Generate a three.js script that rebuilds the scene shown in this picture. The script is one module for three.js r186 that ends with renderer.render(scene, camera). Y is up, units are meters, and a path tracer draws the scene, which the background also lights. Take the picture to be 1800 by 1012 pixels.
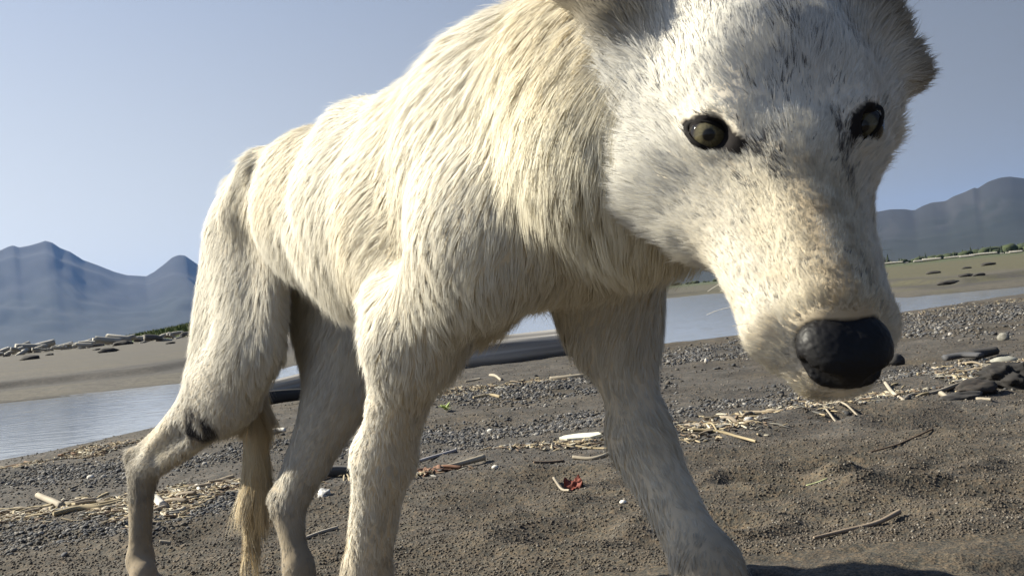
import * as THREE from 'three';
import { mergeGeometries, mergeVertices } from 'three/addons/utils/BufferGeometryUtils.js';

// ---------------------------------------------------------------- camera, sky, sun, exposure
const scene = new THREE.Scene();
const EYE_HEIGHT = 0.46, FOCAL = 1624;                       // metres; pixels of the 1800-wide photograph
const camera = new THREE.PerspectiveCamera(2 * Math.atan(506 / FOCAL) * 180 / Math.PI, 1800 / 1012, 0.05, 30000);
camera.position.set(0, EYE_HEIGHT, 0);
camera.rotation.order = 'YXZ';
camera.rotation.set(0.0135, 0, -5.58 * Math.PI / 180);
camera.focus = 1.15; camera.userData.fStop = 45;
camera.updateMatrixWorld(true);
scene.add(camera);

const SUN = new THREE.Vector3(-0.79, 0.58, -0.235).normalize();
const sun = new THREE.DirectionalLight(new THREE.Color(1.0, 0.94, 0.79), 5);
sun.position.copy(SUN).multiplyScalar(20).add(new THREE.Vector3(0, 0, -2)); sun.target.position.set(0, 0, -2);
sun.castShadow = true; sun.shadow.mapSize.set(4096, 4096);
Object.assign(sun.shadow.camera, { left: -6, right: 6, top: 6, bottom: -6, near: 1, far: 60 });
scene.add(sun, sun.target);

// clear summer sky: pale towards the horizon, deeper blue with height and away from the sun
function skyColour(x, y, z) {
  const e = Math.max(0, y), g = x * SUN.x + y * SUN.y + z * SUN.z;
  const glow = Math.pow((g + 1) / 2, 2.0);            // broad brightening on the sunward side
  const t = 1 - Math.exp(-e * 2.9);                                      // horizon haze to open blue
  const hz = [0.415, 0.43, 0.425], zn = [0.021, 0.062, 0.158];
  const out = [0, 0, 0];
  for (let k = 0; k < 3; k++) {
    let v = hz[k] + (zn[k] - hz[k]) * t;
    v *= 0.12 + 1.58 * glow;
    v += [0.10, 0.085, 0.06][k] * Math.pow(Math.max(0, g), 6);
    out[k] = v;
  }
  return out;
}
{
  const W = 1024, H = 512, data = new Float32Array(W * H * 4);
  for (let j = 0; j < H; j++) for (let i = 0; i < W; i++) {
    const v = ((j + 0.5) / H - 0.5) * Math.PI, u = ((i + 0.5) / W - 0.5) * 2 * Math.PI;
    const c = skyColour(Math.cos(v) * Math.cos(u), Math.sin(v), Math.cos(v) * Math.sin(u)), o = (j * W + i) * 4;
    data[o] = c[0]; data[o + 1] = c[1]; data[o + 2] = c[2]; data[o + 3] = 1;
  }
  const sky = new THREE.DataTexture(data, W, H, THREE.RGBAFormat, THREE.FloatType);
  sky.mapping = THREE.EquirectangularReflectionMapping; sky.magFilter = THREE.LinearFilter; sky.minFilter = THREE.LinearFilter;
  sky.wrapS = THREE.RepeatWrapping; sky.needsUpdate = true;
  scene.background = sky; scene.environment = sky;
}
const renderer = new THREE.WebGLRenderer({ antialias: true });
renderer.setSize(1024, 575);
renderer.toneMapping = THREE.LinearToneMapping;
renderer.toneMappingExposure = 2.2;
renderer.shadowMap.enabled = true;

// ---------------------------------------------------------------- helpers
const V = (x, y, z) => new THREE.Vector3(x, y, z);
let seed = 7;
function rnd() { seed = (seed + 0x6D2B79F5) | 0; let t = Math.imul(seed ^ (seed >>> 15), 1 | seed); t = (t + Math.imul(t ^ (t >>> 7), 61 | t)) ^ t; return ((t ^ (t >>> 14)) >>> 0) / 4294967296; }
const rr = (a, b) => a + (b - a) * rnd();
const clamp = (x, a = 0, b = 1) => x < a ? a : x > b ? b : x;
const smooth = (a, b, x) => { const t = clamp((x - a) / (b - a)); return t * t * (3 - 2 * t); };
const mix = (a, b, t) => a + (b - a) * t;
const mixc = (a, b, t) => [mix(a[0], b[0], t), mix(a[1], b[1], t), mix(a[2], b[2], t)];
function hash3(i, j, k) { let h = Math.imul(i, 374761393) + Math.imul(j, 668265263) + Math.imul(k, 2147483647 ^ 974634777); h = Math.imul(h ^ (h >>> 13), 1274126177); h ^= h >>> 16; return (h >>> 0) / 4294967296; }
function noise3(x, y, z) {
  const i = Math.floor(x), j = Math.floor(y), k = Math.floor(z); let u = x - i, v = y - j, w = z - k;
  u = u * u * (3 - 2 * u); v = v * v * (3 - 2 * v); w = w * w * (3 - 2 * w);
  const a = mix(mix(hash3(i, j, k), hash3(i + 1, j, k), u), mix(hash3(i, j + 1, k), hash3(i + 1, j + 1, k), u), v);
  const b = mix(mix(hash3(i, j, k + 1), hash3(i + 1, j, k + 1), u), mix(hash3(i, j + 1, k + 1), hash3(i + 1, j + 1, k + 1), u), v);
  return mix(a, b, w);
}
const fbm = (x, y, z, n = 4) => { let s = 0, a = 0.5, t = 0; for (let i = 0; i < n; i++) { s += a * noise3(x, y, z); t += a; x *= 2.03; y *= 2.03; z *= 2.03; a *= 0.5; } return s / t; };
// survey helpers: the place was measured from the photograph as bearing and range
function at(px, py, depth) { return V((px - 900) / FOCAL, -(py - 506) / FOCAL, -1).multiplyScalar(depth).applyMatrix4(camera.matrixWorld); }
function onGround(px, py, h = 0) { const d = at(px, py, 1).sub(camera.position); return camera.position.clone().addScaledVector(d, (h - camera.position.y) / d.y); }
const used = {};
function numbered(name) { const n = used[name] = (used[name] ?? -1) + 1; return n ? `${name}_${String(n).padStart(3, '0')}` : name; }
function tag(o, label, category, group, kind) {
  if (label) o.userData.label = label; if (category) o.userData.category = category;
  if (group) o.userData.group = group; if (kind) o.userData.kind = kind; return o;
}
function shadows(o) { o.traverse(m => { if (m.isMesh) { m.castShadow = true; m.receiveShadow = true; } }); return o; }
function put(name, geometry, material, parent = scene) {
  const m = new THREE.Mesh(geometry, material); m.name = parent === scene ? numbered(name) : name;
  m.castShadow = m.receiveShadow = true; parent.add(m); return m;
}
// ---------------------------------------------------------------- the place: black-sand river mouth, far flats, mountains
const WATER_Y = -0.045;
const shore = (list) => list.map(([x, y]) => { const p = onGround(x, y, WATER_Y); return [p.x, p.z]; });
const nearEdge = shore([[-420, 905], [-150, 843], [0, 812], [80, 797], [150, 779], [225, 762], [300, 743], [420, 716], [560, 690], [700, 668], [850, 645], [1000, 628], [1100, 616], [1165, 608], [1230, 598], [1290, 592], [1400, 578], [1500, 563], [1590, 549], [1650, 541], [1700, 531], [1750, 525], [1800, 517], [1900, 505], [2250, 462]]);
const farEdge = shore([[2250, 443], [1900, 494], [1800, 505], [1700, 514], [1590, 524], [1480, 528], [1380, 524], [1310, 514.5], [1240, 517], [1190, 522.5], [1120, 530], [1040, 538], [960, 548], [860, 562], [760, 585], [640, 618], [500, 652], [400, 667], [315, 676], [240, 684], [160, 692], [80, 701], [0, 709], [-150, 727], [-420, 760]]);
const lagoon = [...nearEdge, ...farEdge];
function segDist(x, z, poly, closed) {
  let d = 1e9; const n = poly.length;
  for (let i = 0; i < (closed ? n : n - 1); i++) { const a = poly[i], b = poly[(i + 1) % n], vx = b[0] - a[0], vz = b[1] - a[1], t = clamp(((x - a[0]) * vx + (z - a[1]) * vz) / (vx * vx + vz * vz)), dx = x - a[0] - vx * t, dz = z - a[1] - vz * t, e = dx * dx + dz * dz; if (e < d) d = e; }
  return Math.sqrt(d);
}
function inside(x, z) { let c = false; for (let i = 0, j = lagoon.length - 1; i < lagoon.length; j = i++) { const a = lagoon[i], b = lagoon[j]; if ((a[1] > z) !== (b[1] > z) && x < (b[0] - a[0]) * (z - a[1]) / (b[1] - a[1]) + a[0]) c = !c; } return c; }
// old prints pressed in the soft sand: [x, z, length, width, turn, depth]
const prints = [[1440, 830, 0.17, 0.09, 0.2, 0.016], [1600, 838, 0.16, 0.08, -0.3, 0.013], [1500, 742, 0.2, 0.1, 0.1, 0.013], [1680, 750, 0.22, 0.11, 0.15, 0.016], [1380, 858, 0.14, 0.08, 0.5, 0.014], [1720, 880, 0.18, 0.1, 0.3, 0.014], [1000, 950, 0.13, 0.09, 0.1, 0.012], [860, 900, 0.15, 0.09, 0.4, 0.011], [1240, 940, 0.12, 0.08, 0.2, 0.014], [960, 845, 0.16, 0.07, 0.3, 0.009], [340, 950, 0.14, 0.09, 0.2, 0.012], [1560, 905, 0.14, 0.08, 0.7, 0.011], [1140, 860, 0.12, 0.07, 0.2, 0.009]]
  .map(([px, py, l, w, a, d]) => { const p = onGround(px, py); return [p.x, p.z, l, w, a, d]; });
function groundAt(x, z) {
  const r = Math.hypot(x, z); let shoreD = 3;
  if (r < 140) { shoreD = segDist(x, z, lagoon, true) * (inside(x, z) ? -1 : 1); }
  const near = z > -9 || segDist(x, z, nearEdge) < segDist(x, z, farEdge);
  const wob = (fbm(x * 3, 1.5, z * 3, 3) - 0.5) * 0.22; const d = shoreD + wob * smooth(0.6, 0, Math.abs(shoreD)) * (r < 14 ? 1 : 3);
  let h;
  if (d < 0) h = WATER_Y - 0.16 * smooth(0, -0.7, d) - 0.004;
  else if (near) h = mix(WATER_Y - 0.004, 0, smooth(0, 0.9, d)) + 0.014 * smooth(0, 0.06, d);
  else h = mix(WATER_Y - 0.004, 0.02, smooth(0, 1.6, d)) + 0.075 * smooth(1.9, 2.25, d + (fbm(x * 0.7, 0, z * 0.7, 3) - 0.5) * 0.5) + 0.05 * smooth(6, 30, d);
  if (near && r < 12 && d > 0) {
    const ripple = fbm(x * 2.1 + z * 1.2, 3, z * 5.5 - x * 1.3, 3) - 0.5, lump = fbm(x * 13, 7, z * 20, 3) - 0.5, fine = fbm(x * 48, 2, z * 60, 2) - 0.5;
    const k = smooth(0, 0.7, d); h += k * (ripple * 0.05 + lump * 0.016 + fine * 0.005);
    for (const [px, pz, l, w, a, dp] of prints) { const dx = x - px, dz = z - pz; if (dx * dx + dz * dz < 0.12) { const u = (dx * Math.cos(a) + dz * Math.sin(a)) / l, v = (-dx * Math.sin(a) + dz * Math.cos(a)) / w, q = u * u + v * v; h += -dp * Math.exp(-q * 2.6) * 2 + dp * 0.9 * Math.exp(-(q - 1.5) * (q - 1.5) * 2); } }
  } else if (d > 0) h += (fbm(x * 0.5, 3, z * 0.5, 3) - 0.5) * 0.05 * smooth(0, 3, d) * (1 + smooth(20, 80, r) * 2);
  return [h, d, near];
}
{
  const rows = [0.02]; for (let d = 0.25; d < 1.3; d += 0.15) rows.push(d);
  for (let d = 1.3; d < 14; d *= 1.0055) rows.push(d); for (let d = 14; d < 70; d *= 1.02) rows.push(d); for (let d = 70; d < 14000; d *= 1.13) rows.push(d);
  const cols = []; for (let a = -180; a < -38; a += 8) cols.push(a); for (let a = -38; a <= 38; a += 0.27) cols.push(a); for (let a = 42; a <= 180; a += 8) cols.push(a); cols.push(180);
  const nr = rows.length, nc = cols.length, pos = new Float32Array(nr * nc * 3), col = new Float32Array(nr * nc * 3), uv = new Float32Array(nr * nc * 2), idx = [];
  const sand = [0.066, 0.053, 0.036], greySand = [0.080, 0.071, 0.058], wet = [0.022, 0.020, 0.018], gravel = [0.064, 0.057, 0.049], flats = [0.088, 0.077, 0.058], sedge = [0.085, 0.078, 0.036], meadow = [0.055, 0.070, 0.024];
  for (let j = 0; j < nr; j++) for (let i = 0; i < nc; i++) {
    const a = cols[i] * Math.PI / 180, x = Math.sin(a) * rows[j], z = -Math.cos(a) * rows[j], o = j * nc + i;
    const [h, d, near] = groundAt(x, z), r = rows[j];
    pos.set([x, h, z], 3 * o); uv.set([x, z], 2 * o);
    const n1 = fbm(x * 1.4, 11, z * 1.4, 4), n2 = fbm(x * 9, 4, z * 14, 3); let c;
    if (near) {
      c = mixc(sand, gravel, smooth(0.45, 0.62, n1 + (z < -2.4 ? 0.06 : -0.05)) * 0.8);
      c = mixc(c, [0.042, 0.034, 0.026], smooth(0.5, 0.7, n2) * 0.5);
      c = mixc(wet, c, smooth(0.02, 0.14, d + (n2 - 0.5) * 0.1));
    } else {
      c = mixc(flats, greySand, smooth(0.4, 0.6, n1));
      const b = d + (fbm(x * 0.7, 0, z * 0.7, 3) - 0.5) * 0.5;
      c = mixc(c, [0.045, 0.040, 0.036], smooth(1.2, 1.5, b) * smooth(3.0, 2.7, b) * 0.85);                          // damp foot of the cut bank
      c = mixc(wet, c, smooth(0, 0.5, d + (n2 - 0.5) * 0.5));
      const right = smooth(3, 9, x / Math.max(1, r) * 30);
      const g = smooth(14, 26, r + (n1 - 0.5) * 22) * right; c = mixc(c, sedge, g * 0.85);
      c = mixc(c, meadow, smooth(55, 140, r + (n1 - 0.5) * 40) * 0.9);
    }
    if (r > 300) c = mixc(c, [0.05, 0.065, 0.03], smooth(300, 900, r));
    col.set(c, 3 * o);
    if (i && j) { const b = o - 1, e = o - nc, f = e - 1; idx.push(f, e, b, e, o, b); }
  }
  const g = new THREE.BufferGeometry();
  g.setAttribute('position', new THREE.BufferAttribute(pos, 3)); g.setAttribute('color', new THREE.BufferAttribute(col, 3)); g.setAttribute('uv', new THREE.BufferAttribute(uv, 2)); g.setIndex(idx); g.computeVertexNormals();
  // grain of the sand: 0.8 m of it, tiling
  const S = 1024, cm = new Uint8Array(S * S * 4), bm = new Uint8Array(S * S * 4);
  const tileNoise = (n, sd) => { const t = new Float32Array(n * n); for (let i = 0; i < n * n; i++) t[i] = hash3(i, sd, 5); return (u, v) => { const x = u * n, y = v * n, i = Math.floor(x), j = Math.floor(y); let a = x - i, b = y - j; a = a * a * (3 - 2 * a); b = b * b * (3 - 2 * b); const q = (p, s) => t[((s % n) + n) % n * n + ((p % n) + n) % n]; return mix(mix(q(i, j), q(i + 1, j), a), mix(q(i, j + 1), q(i + 1, j + 1), a), b); }; };
  const n400 = tileNoise(400, 1), n170 = tileNoise(170, 2), n60 = tileNoise(60, 3), n14 = tileNoise(14, 4), n800 = tileNoise(700, 6);
  for (let j = 0; j < S; j++) for (let i = 0; i < S; i++) {
    const u = i / S, v = j / S, a = n400(u, v), b = n170(u, v), c = n60(u, v), e = n14(u, v), f = n800(u, v), o = (j * S + i) * 4;
    let t = 0.62 + (a - 0.5) * 0.3 + (b - 0.5) * 0.22 + (c - 0.5) * 0.16 + (e - 0.5) * 0.14; const pale = f > 0.93 ? 0.5 : 0, black = f < 0.08 ? 0.3 : 0; t += pale - black;
    const warm = (b - 0.5) * 0.08; cm[o] = clamp(t + warm) * 255; cm[o + 1] = clamp(t) * 255; cm[o + 2] = clamp(t - warm) * 255; cm[o + 3] = 255;
    const hgt = 0.35 * a + 0.4 * b + 0.25 * c; bm[o] = bm[o + 1] = bm[o + 2] = hgt * 255; bm[o + 3] = 255;
  }
  const tex = (d, srgb) => { const t = new THREE.DataTexture(d, S, S); t.wrapS = t.wrapT = THREE.RepeatWrapping; t.magFilter = THREE.LinearFilter; t.minFilter = THREE.LinearMipmapLinearFilter; t.generateMipmaps = true; t.repeat.set(1 / 0.8, 1 / 0.8); if (srgb) t.colorSpace = THREE.SRGBColorSpace; t.needsUpdate = true; return t; };
  const m = new THREE.MeshStandardMaterial({ vertexColors: true, color: new THREE.Color().setRGB(2.6, 2.6, 2.6), map: tex(cm, true), bumpMap: tex(bm), bumpScale: 0.0032, roughness: 0.95 });
  tag(put('ground', g, m), null, null, null, 'structure');
}
{ // the lagoon: silty, almost still
  const sh = new THREE.Shape(lagoon.map(([x, z]) => { const k = 1.0; return new THREE.Vector2(x * k, -z * k); }));
  const big = new THREE.PlaneGeometry(240, 150, 1, 1).rotateX(-Math.PI / 2); big.translate(0, WATER_Y, -78);
  const S = 512, b = new Uint8Array(S * S * 4);
  for (let j = 0; j < S; j++) for (let i = 0; i < S; i++) { const u = i / S * 2 * Math.PI, v = j / S * 2 * Math.PI; const n = fbm(Math.cos(u) * 3 + 9, Math.sin(u) * 3 + Math.cos(v) * 9, Math.sin(v) * 9 + 4, 4), o = (j * S + i) * 4; b[o] = b[o + 1] = b[o + 2] = n * 255; b[o + 3] = 255; }
  const t = new THREE.DataTexture(b, S, S); t.wrapS = t.wrapT = THREE.RepeatWrapping; t.magFilter = THREE.LinearFilter; t.repeat.set(80, 60); t.needsUpdate = true;
  tag(put('water', big, new THREE.MeshPhysicalMaterial({ color: new THREE.Color().setRGB(0.20, 0.20, 0.19), roughness: 0.08, bumpMap: t, bumpScale: 0.0018, ior: 1.33 })), null, null, null, 'structure');
}
// mountains: a ridge line with spurs and gullies running down from it
function range(name, line, dist, deep, sd, rocky) {
  const n = 260, rows = 70, pos = [], col = [], idx = [];
  const x0 = line[0][0], x1 = line[line.length - 1][0];
  for (let i = 0; i <= n; i++) {
    const px = mix(x0, x1, i / n); let k = 0; while (k < line.length - 2 && line[k + 1][0] < px) k++;
    const t = clamp((px - line[k][0]) / (line[k + 1][0] - line[k][0])); const py = mix(line[k][1], line[k + 1][1], t);
    const top = at(px, py, dist), b = Math.atan2(top.x, -top.z), R = Math.hypot(top.x, top.z);
    for (let j = 0; j <= rows; j++) {
      const s = j / rows, v = (s - 0.78) / (s < 0.78 ? 0.78 : 0.22);                  // v: -1 foot, 0 ridge, 1 behind
      const wx = Math.sin(b) * R, wz = v * deep, spur = 0.5 - Math.abs(fbm(wx / 1100 + sd + wz / 3000, 2, wz / 1500 + sd, 4) - 0.5) * 3, fine = fbm(wx / 240, sd, wz / 260, 4) - 0.5;
      const dd = R + (v < 0 ? v * deep * (1 + 0.08 * spur) : v * deep * 0.5);
      let h = v <= 0 ? Math.pow(Math.max(0, 1 + v), 1.25) : 1 - 0.5 * v; const mid = v < 0 ? Math.sin(-v * Math.PI) : 0;
      h = clamp(h * (1 + mid * 0.3 * spur) + mid * 0.07 * fine + (v < 0.02 ? 0 : 0.02 * fine), 0, 1.02);
      if (Math.abs(v) < 0.06) h = Math.min(h, 1 + 0.02 * fine);
      pos.push(Math.sin(b) * dd, h * (top.y - 0) * (v < 0 ? dd / R : 1) - (v < -0.98 ? 3 : 0), -Math.cos(b) * dd);
      const gully = smooth(0.58, 0.66, fbm(wx / 75 + fine * 2, sd, wz / 700, 3)) * smooth(-0.75, -0.25, v) * rocky;
      const c = mixc(mixc([0.011, 0.015, 0.011], [0.017, 0.018, 0.019], smooth(-0.6, -0.15, v + fine * 0.5)), [0.030, 0.030, 0.030], gully); col.push(...c);
      if (i && j) { const o = i * (rows + 1) + j, e = o - 1, f = o - rows - 1, q = f - 1; idx.push(q, e, f, e, o, f); }
    }
  }
  const g = new THREE.BufferGeometry(); g.setAttribute('position', new THREE.Float32BufferAttribute(pos, 3)); g.setAttribute('color', new THREE.Float32BufferAttribute(col, 3)); g.setIndex(idx); g.computeVertexNormals();
  tag(put(name, g, new THREE.MeshStandardMaterial({ vertexColors: true, roughness: 1, side: THREE.DoubleSide })), null, null, null, 'structure');
}
range('mountain', [[-520, 640], [-380, 560], [-260, 500], [-150, 478], [-60, 452], [0, 437], [12, 431], [22, 428], [32, 432], [48, 429], [66, 424], [78, 420], [90, 423], [104, 433], [122, 440], [145, 455], [170, 464], [200, 476], [222, 482], [240, 483], [256, 484], [270, 476], [288, 462], [302, 450], [313, 446], [324, 447], [345, 462], [400, 500], [470, 540], [560, 557], [640, 555]], 9000, 3600, 3, 0.1);
range('mountain', [[900, 528], [980, 512], [1060, 478], [1150, 452], [1240, 428], [1330, 405], [1420, 385], [1500, 374], [1545, 371], [1565, 367], [1590, 366.5], [1608, 369], [1622, 361], [1638, 355], [1664, 352], [1676, 344], [1695, 337], [1713, 328.5], [1719, 330], [1738, 318], [1758, 311], [1776, 309], [1800, 312], [1850, 326], [1930, 330], [2050, 352], [2200, 372], [2400, 400]], 3800, 1700, 8, 0.7);
scene.fog = new THREE.FogExp2(new THREE.Color().setRGB(0.26, 0.48, 1.0), 0.000032);
// ---------------------------------------------------------------- the wolf: one continuous body skinned over a skeleton
const SIDE = V(-0.859, 0, 0.512), FWD = V(0.512, 0, 0.859), UP = V(0, 1, 0);   // its right side, its heading
const WITHERS = at(790, 60, 0.9);
function onPlane(px, py, s) {                       // a point on the animal at s metres to its right of the backbone's plane
  const d = at(px, py, 1).sub(camera.position);
  const t = (s - camera.position.clone().sub(WITHERS).dot(SIDE)) / d.dot(SIDE);
  return camera.position.clone().addScaledVector(d, t);
}
function bone(a, b, ra, rb, o = {}) { return { a, b, ra, rb, k: 0.03, squash: 1, side: SIDE, ...o }; }
// distance from a point to a tapered capsule, narrowed across `side`
function boneDist(p, q) {
  let x = p.x - q.a.x, y = p.y - q.a.y, z = p.z - q.a.z, bx = q.b.x - q.a.x, by = q.b.y - q.a.y, bz = q.b.z - q.a.z;
  if (q.squash !== 1) {
    const s = q.side, f = 1 / q.squash - 1, d = (x * s.x + y * s.y + z * s.z) * f; x += s.x * d; y += s.y * d; z += s.z * d;
    const e = (bx * s.x + by * s.y + bz * s.z) * f; bx += s.x * e; by += s.y * e; bz += s.z * e;
  }
  const t = clamp((x * bx + y * by + z * bz) / (bx * bx + by * by + bz * bz + 1e-9));
  const dx = x - bx * t, dy = y - by * t, dz = z - bz * t;
  return (Math.sqrt(dx * dx + dy * dy + dz * dz) - mix(q.ra, q.rb, t)) * (q.squash < 1 ? 0.5 + 0.5 * q.squash : 1);
}
function field(p, bones) {
  let d = 1;
  for (const q of bones) {
    const e = boneDist(p, q), k = q.k;
    if (q.cut) { if (-e > d - k) { const h = Math.max(k - Math.abs(-e - d), 0) / k; d = Math.max(-e, d) + h * h * k * 0.25; } }
    else if (e < d + k) { const h = Math.max(k - Math.abs(e - d), 0) / k; d = Math.min(e, d) - h * h * k * 0.25; }
  }
  return d;
}
// surface nets over a grid in the frame (O; ex, ey, ez)
function polygonise(dist, O, ex, ey, ez, n, h) {
  const [nx, ny, nz] = n, F = new Float32Array(nx * ny * nz), p = V(0, 0, 0);
  const id = (i, j, k) => (k * ny + j) * nx + i;
  for (let k = 0; k < nz; k++) for (let j = 0; j < ny; j++) for (let i = 0; i < nx; i++) {
    p.copy(O).addScaledVector(ex, i * h).addScaledVector(ey, j * h).addScaledVector(ez, k * h);
    F[id(i, j, k)] = dist(p);
    const f = F[id(i, j, k)];                       // skip ahead where the surface is far away
    if (Math.abs(f) > 3 * h) { const skip = Math.min(Math.floor(Math.abs(f) / h * 0.6) - 1, nx - 1 - i); for (let s = 1; s <= skip; s++) F[id(i + s, j, k)] = f; if (skip > 0) i += skip; }
  }
  const map = new Int32Array(nx * ny * nz).fill(-1), pos = [], idx = [];
  for (let k = 0; k < nz - 1; k++) for (let j = 0; j < ny - 1; j++) for (let i = 0; i < nx - 1; i++) {
    let sx = 0, sy = 0, sz = 0, c = 0;
    for (let e = 0; e < 12; e++) {
      const ax = e >> 2, u = e & 1, v = (e >> 1) & 1;
      const a = ax === 0 ? [0, u, v] : ax === 1 ? [u, 0, v] : [u, v, 0], b = [a[0] + (ax === 0), a[1] + (ax === 1), a[2] + (ax === 2)];
      const f0 = F[id(i + a[0], j + a[1], k + a[2])], f1 = F[id(i + b[0], j + b[1], k + b[2])];
      if ((f0 < 0) !== (f1 < 0)) { const t = f0 / (f0 - f1); sx += a[0] + (b[0] - a[0]) * t; sy += a[1] + (b[1] - a[1]) * t; sz += a[2] + (b[2] - a[2]) * t; c++; }
    }
    if (c) {
      map[id(i, j, k)] = pos.length / 3;
      p.copy(O).addScaledVector(ex, (i + sx / c) * h).addScaledVector(ey, (j + sy / c) * h).addScaledVector(ez, (k + sz / c) * h);
      pos.push(p.x, p.y, p.z);
    }
  }
  const quad = (a, b, c, d, flip) => { if (a < 0 || b < 0 || c < 0 || d < 0) return; flip ? idx.push(a, c, b, a, d, c) : idx.push(a, b, c, a, c, d); };
  for (let k = 1; k < nz - 1; k++) for (let j = 1; j < ny - 1; j++) for (let i = 1; i < nx - 1; i++) {
    const s = F[id(i, j, k)] < 0;
    if (s !== (F[id(i + 1, j, k)] < 0)) quad(map[id(i, j - 1, k - 1)], map[id(i, j, k - 1)], map[id(i, j, k)], map[id(i, j - 1, k)], !s);
    if (s !== (F[id(i, j + 1, k)] < 0)) quad(map[id(i - 1, j, k - 1)], map[id(i - 1, j, k)], map[id(i, j, k)], map[id(i, j, k - 1)], !s);
    if (s !== (F[id(i, j, k + 1)] < 0)) quad(map[id(i - 1, j - 1, k)], map[id(i, j - 1, k)], map[id(i, j, k)], map[id(i - 1, j, k)], !s);
  }
  const g = new THREE.BufferGeometry();
  g.setAttribute('position', new THREE.Float32BufferAttribute(pos, 3)); g.setIndex(idx); g.computeVertexNormals();
  return g;
}
// --- skeleton.  flow: which way the coat lies; len: its length in metres
const lateral = (p, s) => p.clone().addScaledVector(SIDE, s);
const back = (f, s, u) => V(0, 0, 0).addScaledVector(FWD, f).addScaledVector(SIDE, s).addScaledVector(UP, u).normalize();
const flank = back(-0.75, 0, -0.65), down = back(-0.15, 0, -1);
const M = {
  pelvis: onPlane(462, 362, 0), loin: onPlane(552, 368, 0), ribs: onPlane(660, 385, 0), chest: onPlane(785, 385, 0), brisket: onPlane(910, 312, 0), fore: onPlane(1030, 318, 0),
};
const legs = {
  fr: { scap: onPlane(820, 200, 0.045), sh: onPlane(850, 400, 0.085), el: onPlane(730, 590, 0.085), mid: onPlane(676, 800, 0.078), ca: onPlane(646, 1010, 0.072) },
  fl: { scap: onPlane(900, 185, -0.045), sh: onPlane(1082, 410, -0.085), el: onPlane(1076, 565, -0.085), mid: onPlane(1130, 770, -0.078), ca: onPlane(1250, 1000, -0.07) },
  hr: { hip: at(432, 420, 1.46), st: at(432, 615, 1.42), gs: at(412, 690, 1.45), ho: at(256, 822, 1.65), heel: at(232, 800, 1.66), pa: at(246, 985, 1.63) },
  hl: { hip: at(540, 410, 1.50), st: at(606, 620, 1.42), gs: at(604, 690, 1.40), ho: at(508, 885, 1.42), heel: at(487, 875, 1.425), pa: at(525, 1000, 1.38) },
};
function paw(p, dirF, r) {                                            // a foot flat on the sand with four toes
  const g = p.clone(); g.y = 0.028; const out = [bone(p, g.clone().addScaledVector(dirF, 0.01), r, r * 0.95, { flow: down, len: 0.008, k: 0.015, coat: 'leg' })];
  const sd = V(-dirF.z, 0, dirF.x);
  for (const s of [-1.5, -0.5, 0.5, 1.5]) { const a = g.clone().addScaledVector(sd, s * 0.014), b = a.clone().addScaledVector(dirF, 0.06 - Math.abs(s) * 0.008); b.y = 0.016; out.push(bone(a, b, 0.016, 0.0135, { flow: dirF.clone().negate(), len: 0.006, k: 0.006, coat: 'leg' })); }
  return out;
}
const foot = (p, f, s) => { const q = p.clone().addScaledVector(FWD, f).addScaledVector(SIDE, s); q.y = 0.05; return q; };
const T = (name) => ({ coat: name });
const body = [
  bone(M.pelvis, M.loin, 0.074, 0.088, { squash: 0.76, flow: flank, len: 0.024, k: 0.05, ...T('flank') }),
  bone(M.loin, M.ribs, 0.088, 0.108, { squash: 0.76, flow: flank, len: 0.025, k: 0.05, ...T('flank') }),
  bone(M.ribs, M.chest, 0.108, 0.113, { squash: 0.79, flow: flank, len: 0.032, k: 0.05, ...T('flank') }),
  bone(M.chest, M.brisket, 0.112, 0.088, { squash: 0.81, flow: flank, len: 0.032, k: 0.05, ...T('chest') }),
  bone(M.brisket, M.fore, 0.086, 0.072, { squash: 0.95, flow: back(-0.5, 0, -0.9), len: 0.035, k: 0.05, ...T('chest') }),
  // spine ridge and neck
  bone(onPlane(492, 292, 0), onPlane(640, 240, 0), 0.02, 0.024, { flow: back(-1, 0, -0.25), len: 0.034, k: 0.05, ...T('flank') }),
  bone(onPlane(640, 252, 0), onPlane(800, 185, 0), 0.024, 0.032, { flow: back(-1, 0, -0.3), len: 0.028, k: 0.06, ...T('mane') }),
  bone(onPlane(850, 248, 0), onPlane(965, 205, 0), 0.060, 0.068, { flow: back(-0.9, 0.1, -0.5), len: 0.028, k: 0.07, squash: 0.9, ...T('mane') }),
  bone(onPlane(965, 208, 0), at(1185, 115, 0.635), 0.072, 0.078, { flow: back(-0.85, 0.15, -0.6), len: 0.03, k: 0.07, squash: 0.95, ...T('mane') }),
  bone(onPlane(925, 290, 0), at(1165, 250, 0.63), 0.084, 0.068, { flow: back(-0.6, 0.1, -0.9), len: 0.028, k: 0.07, squash: 0.95, ...T('ruff') }),
  // ruff standing round the cheek
  bone(at(1035, 120, 0.64), at(1088, 265, 0.615), 0.054, 0.05, { flow: back(-0.5, 0.25, -0.75), len: 0.026, k: 0.05, ...T('ruff') }),
  bone(at(1088, 265, 0.615), at(1132, 330, 0.615), 0.05, 0.034, { flow: back(-0.35, 0.2, -0.9), len: 0.03, k: 0.05, ...T('ruff') }),
  // skin fold from flank to stifle
  bone(at(484, 470, 1.37), at(474, 600, 1.38), 0.032, 0.034, { squash: 0.6, flow: back(-0.4, 0, -0.9), len: 0.02, k: 0.04, ...T('thigh') }),
  // pelvis and hip bones
  bone(onPlane(450, 293, 0.044), onPlane(426, 365, 0.052), 0.022, 0.032, { flow: flank, len: 0.022, k: 0.03, ...T('flank') }),
  bone(onPlane(520, 296, -0.058), onPlane(500, 370, -0.062), 0.024, 0.03, { flow: flank, len: 0.022, k: 0.03, ...T('flank') }),
];
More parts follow.
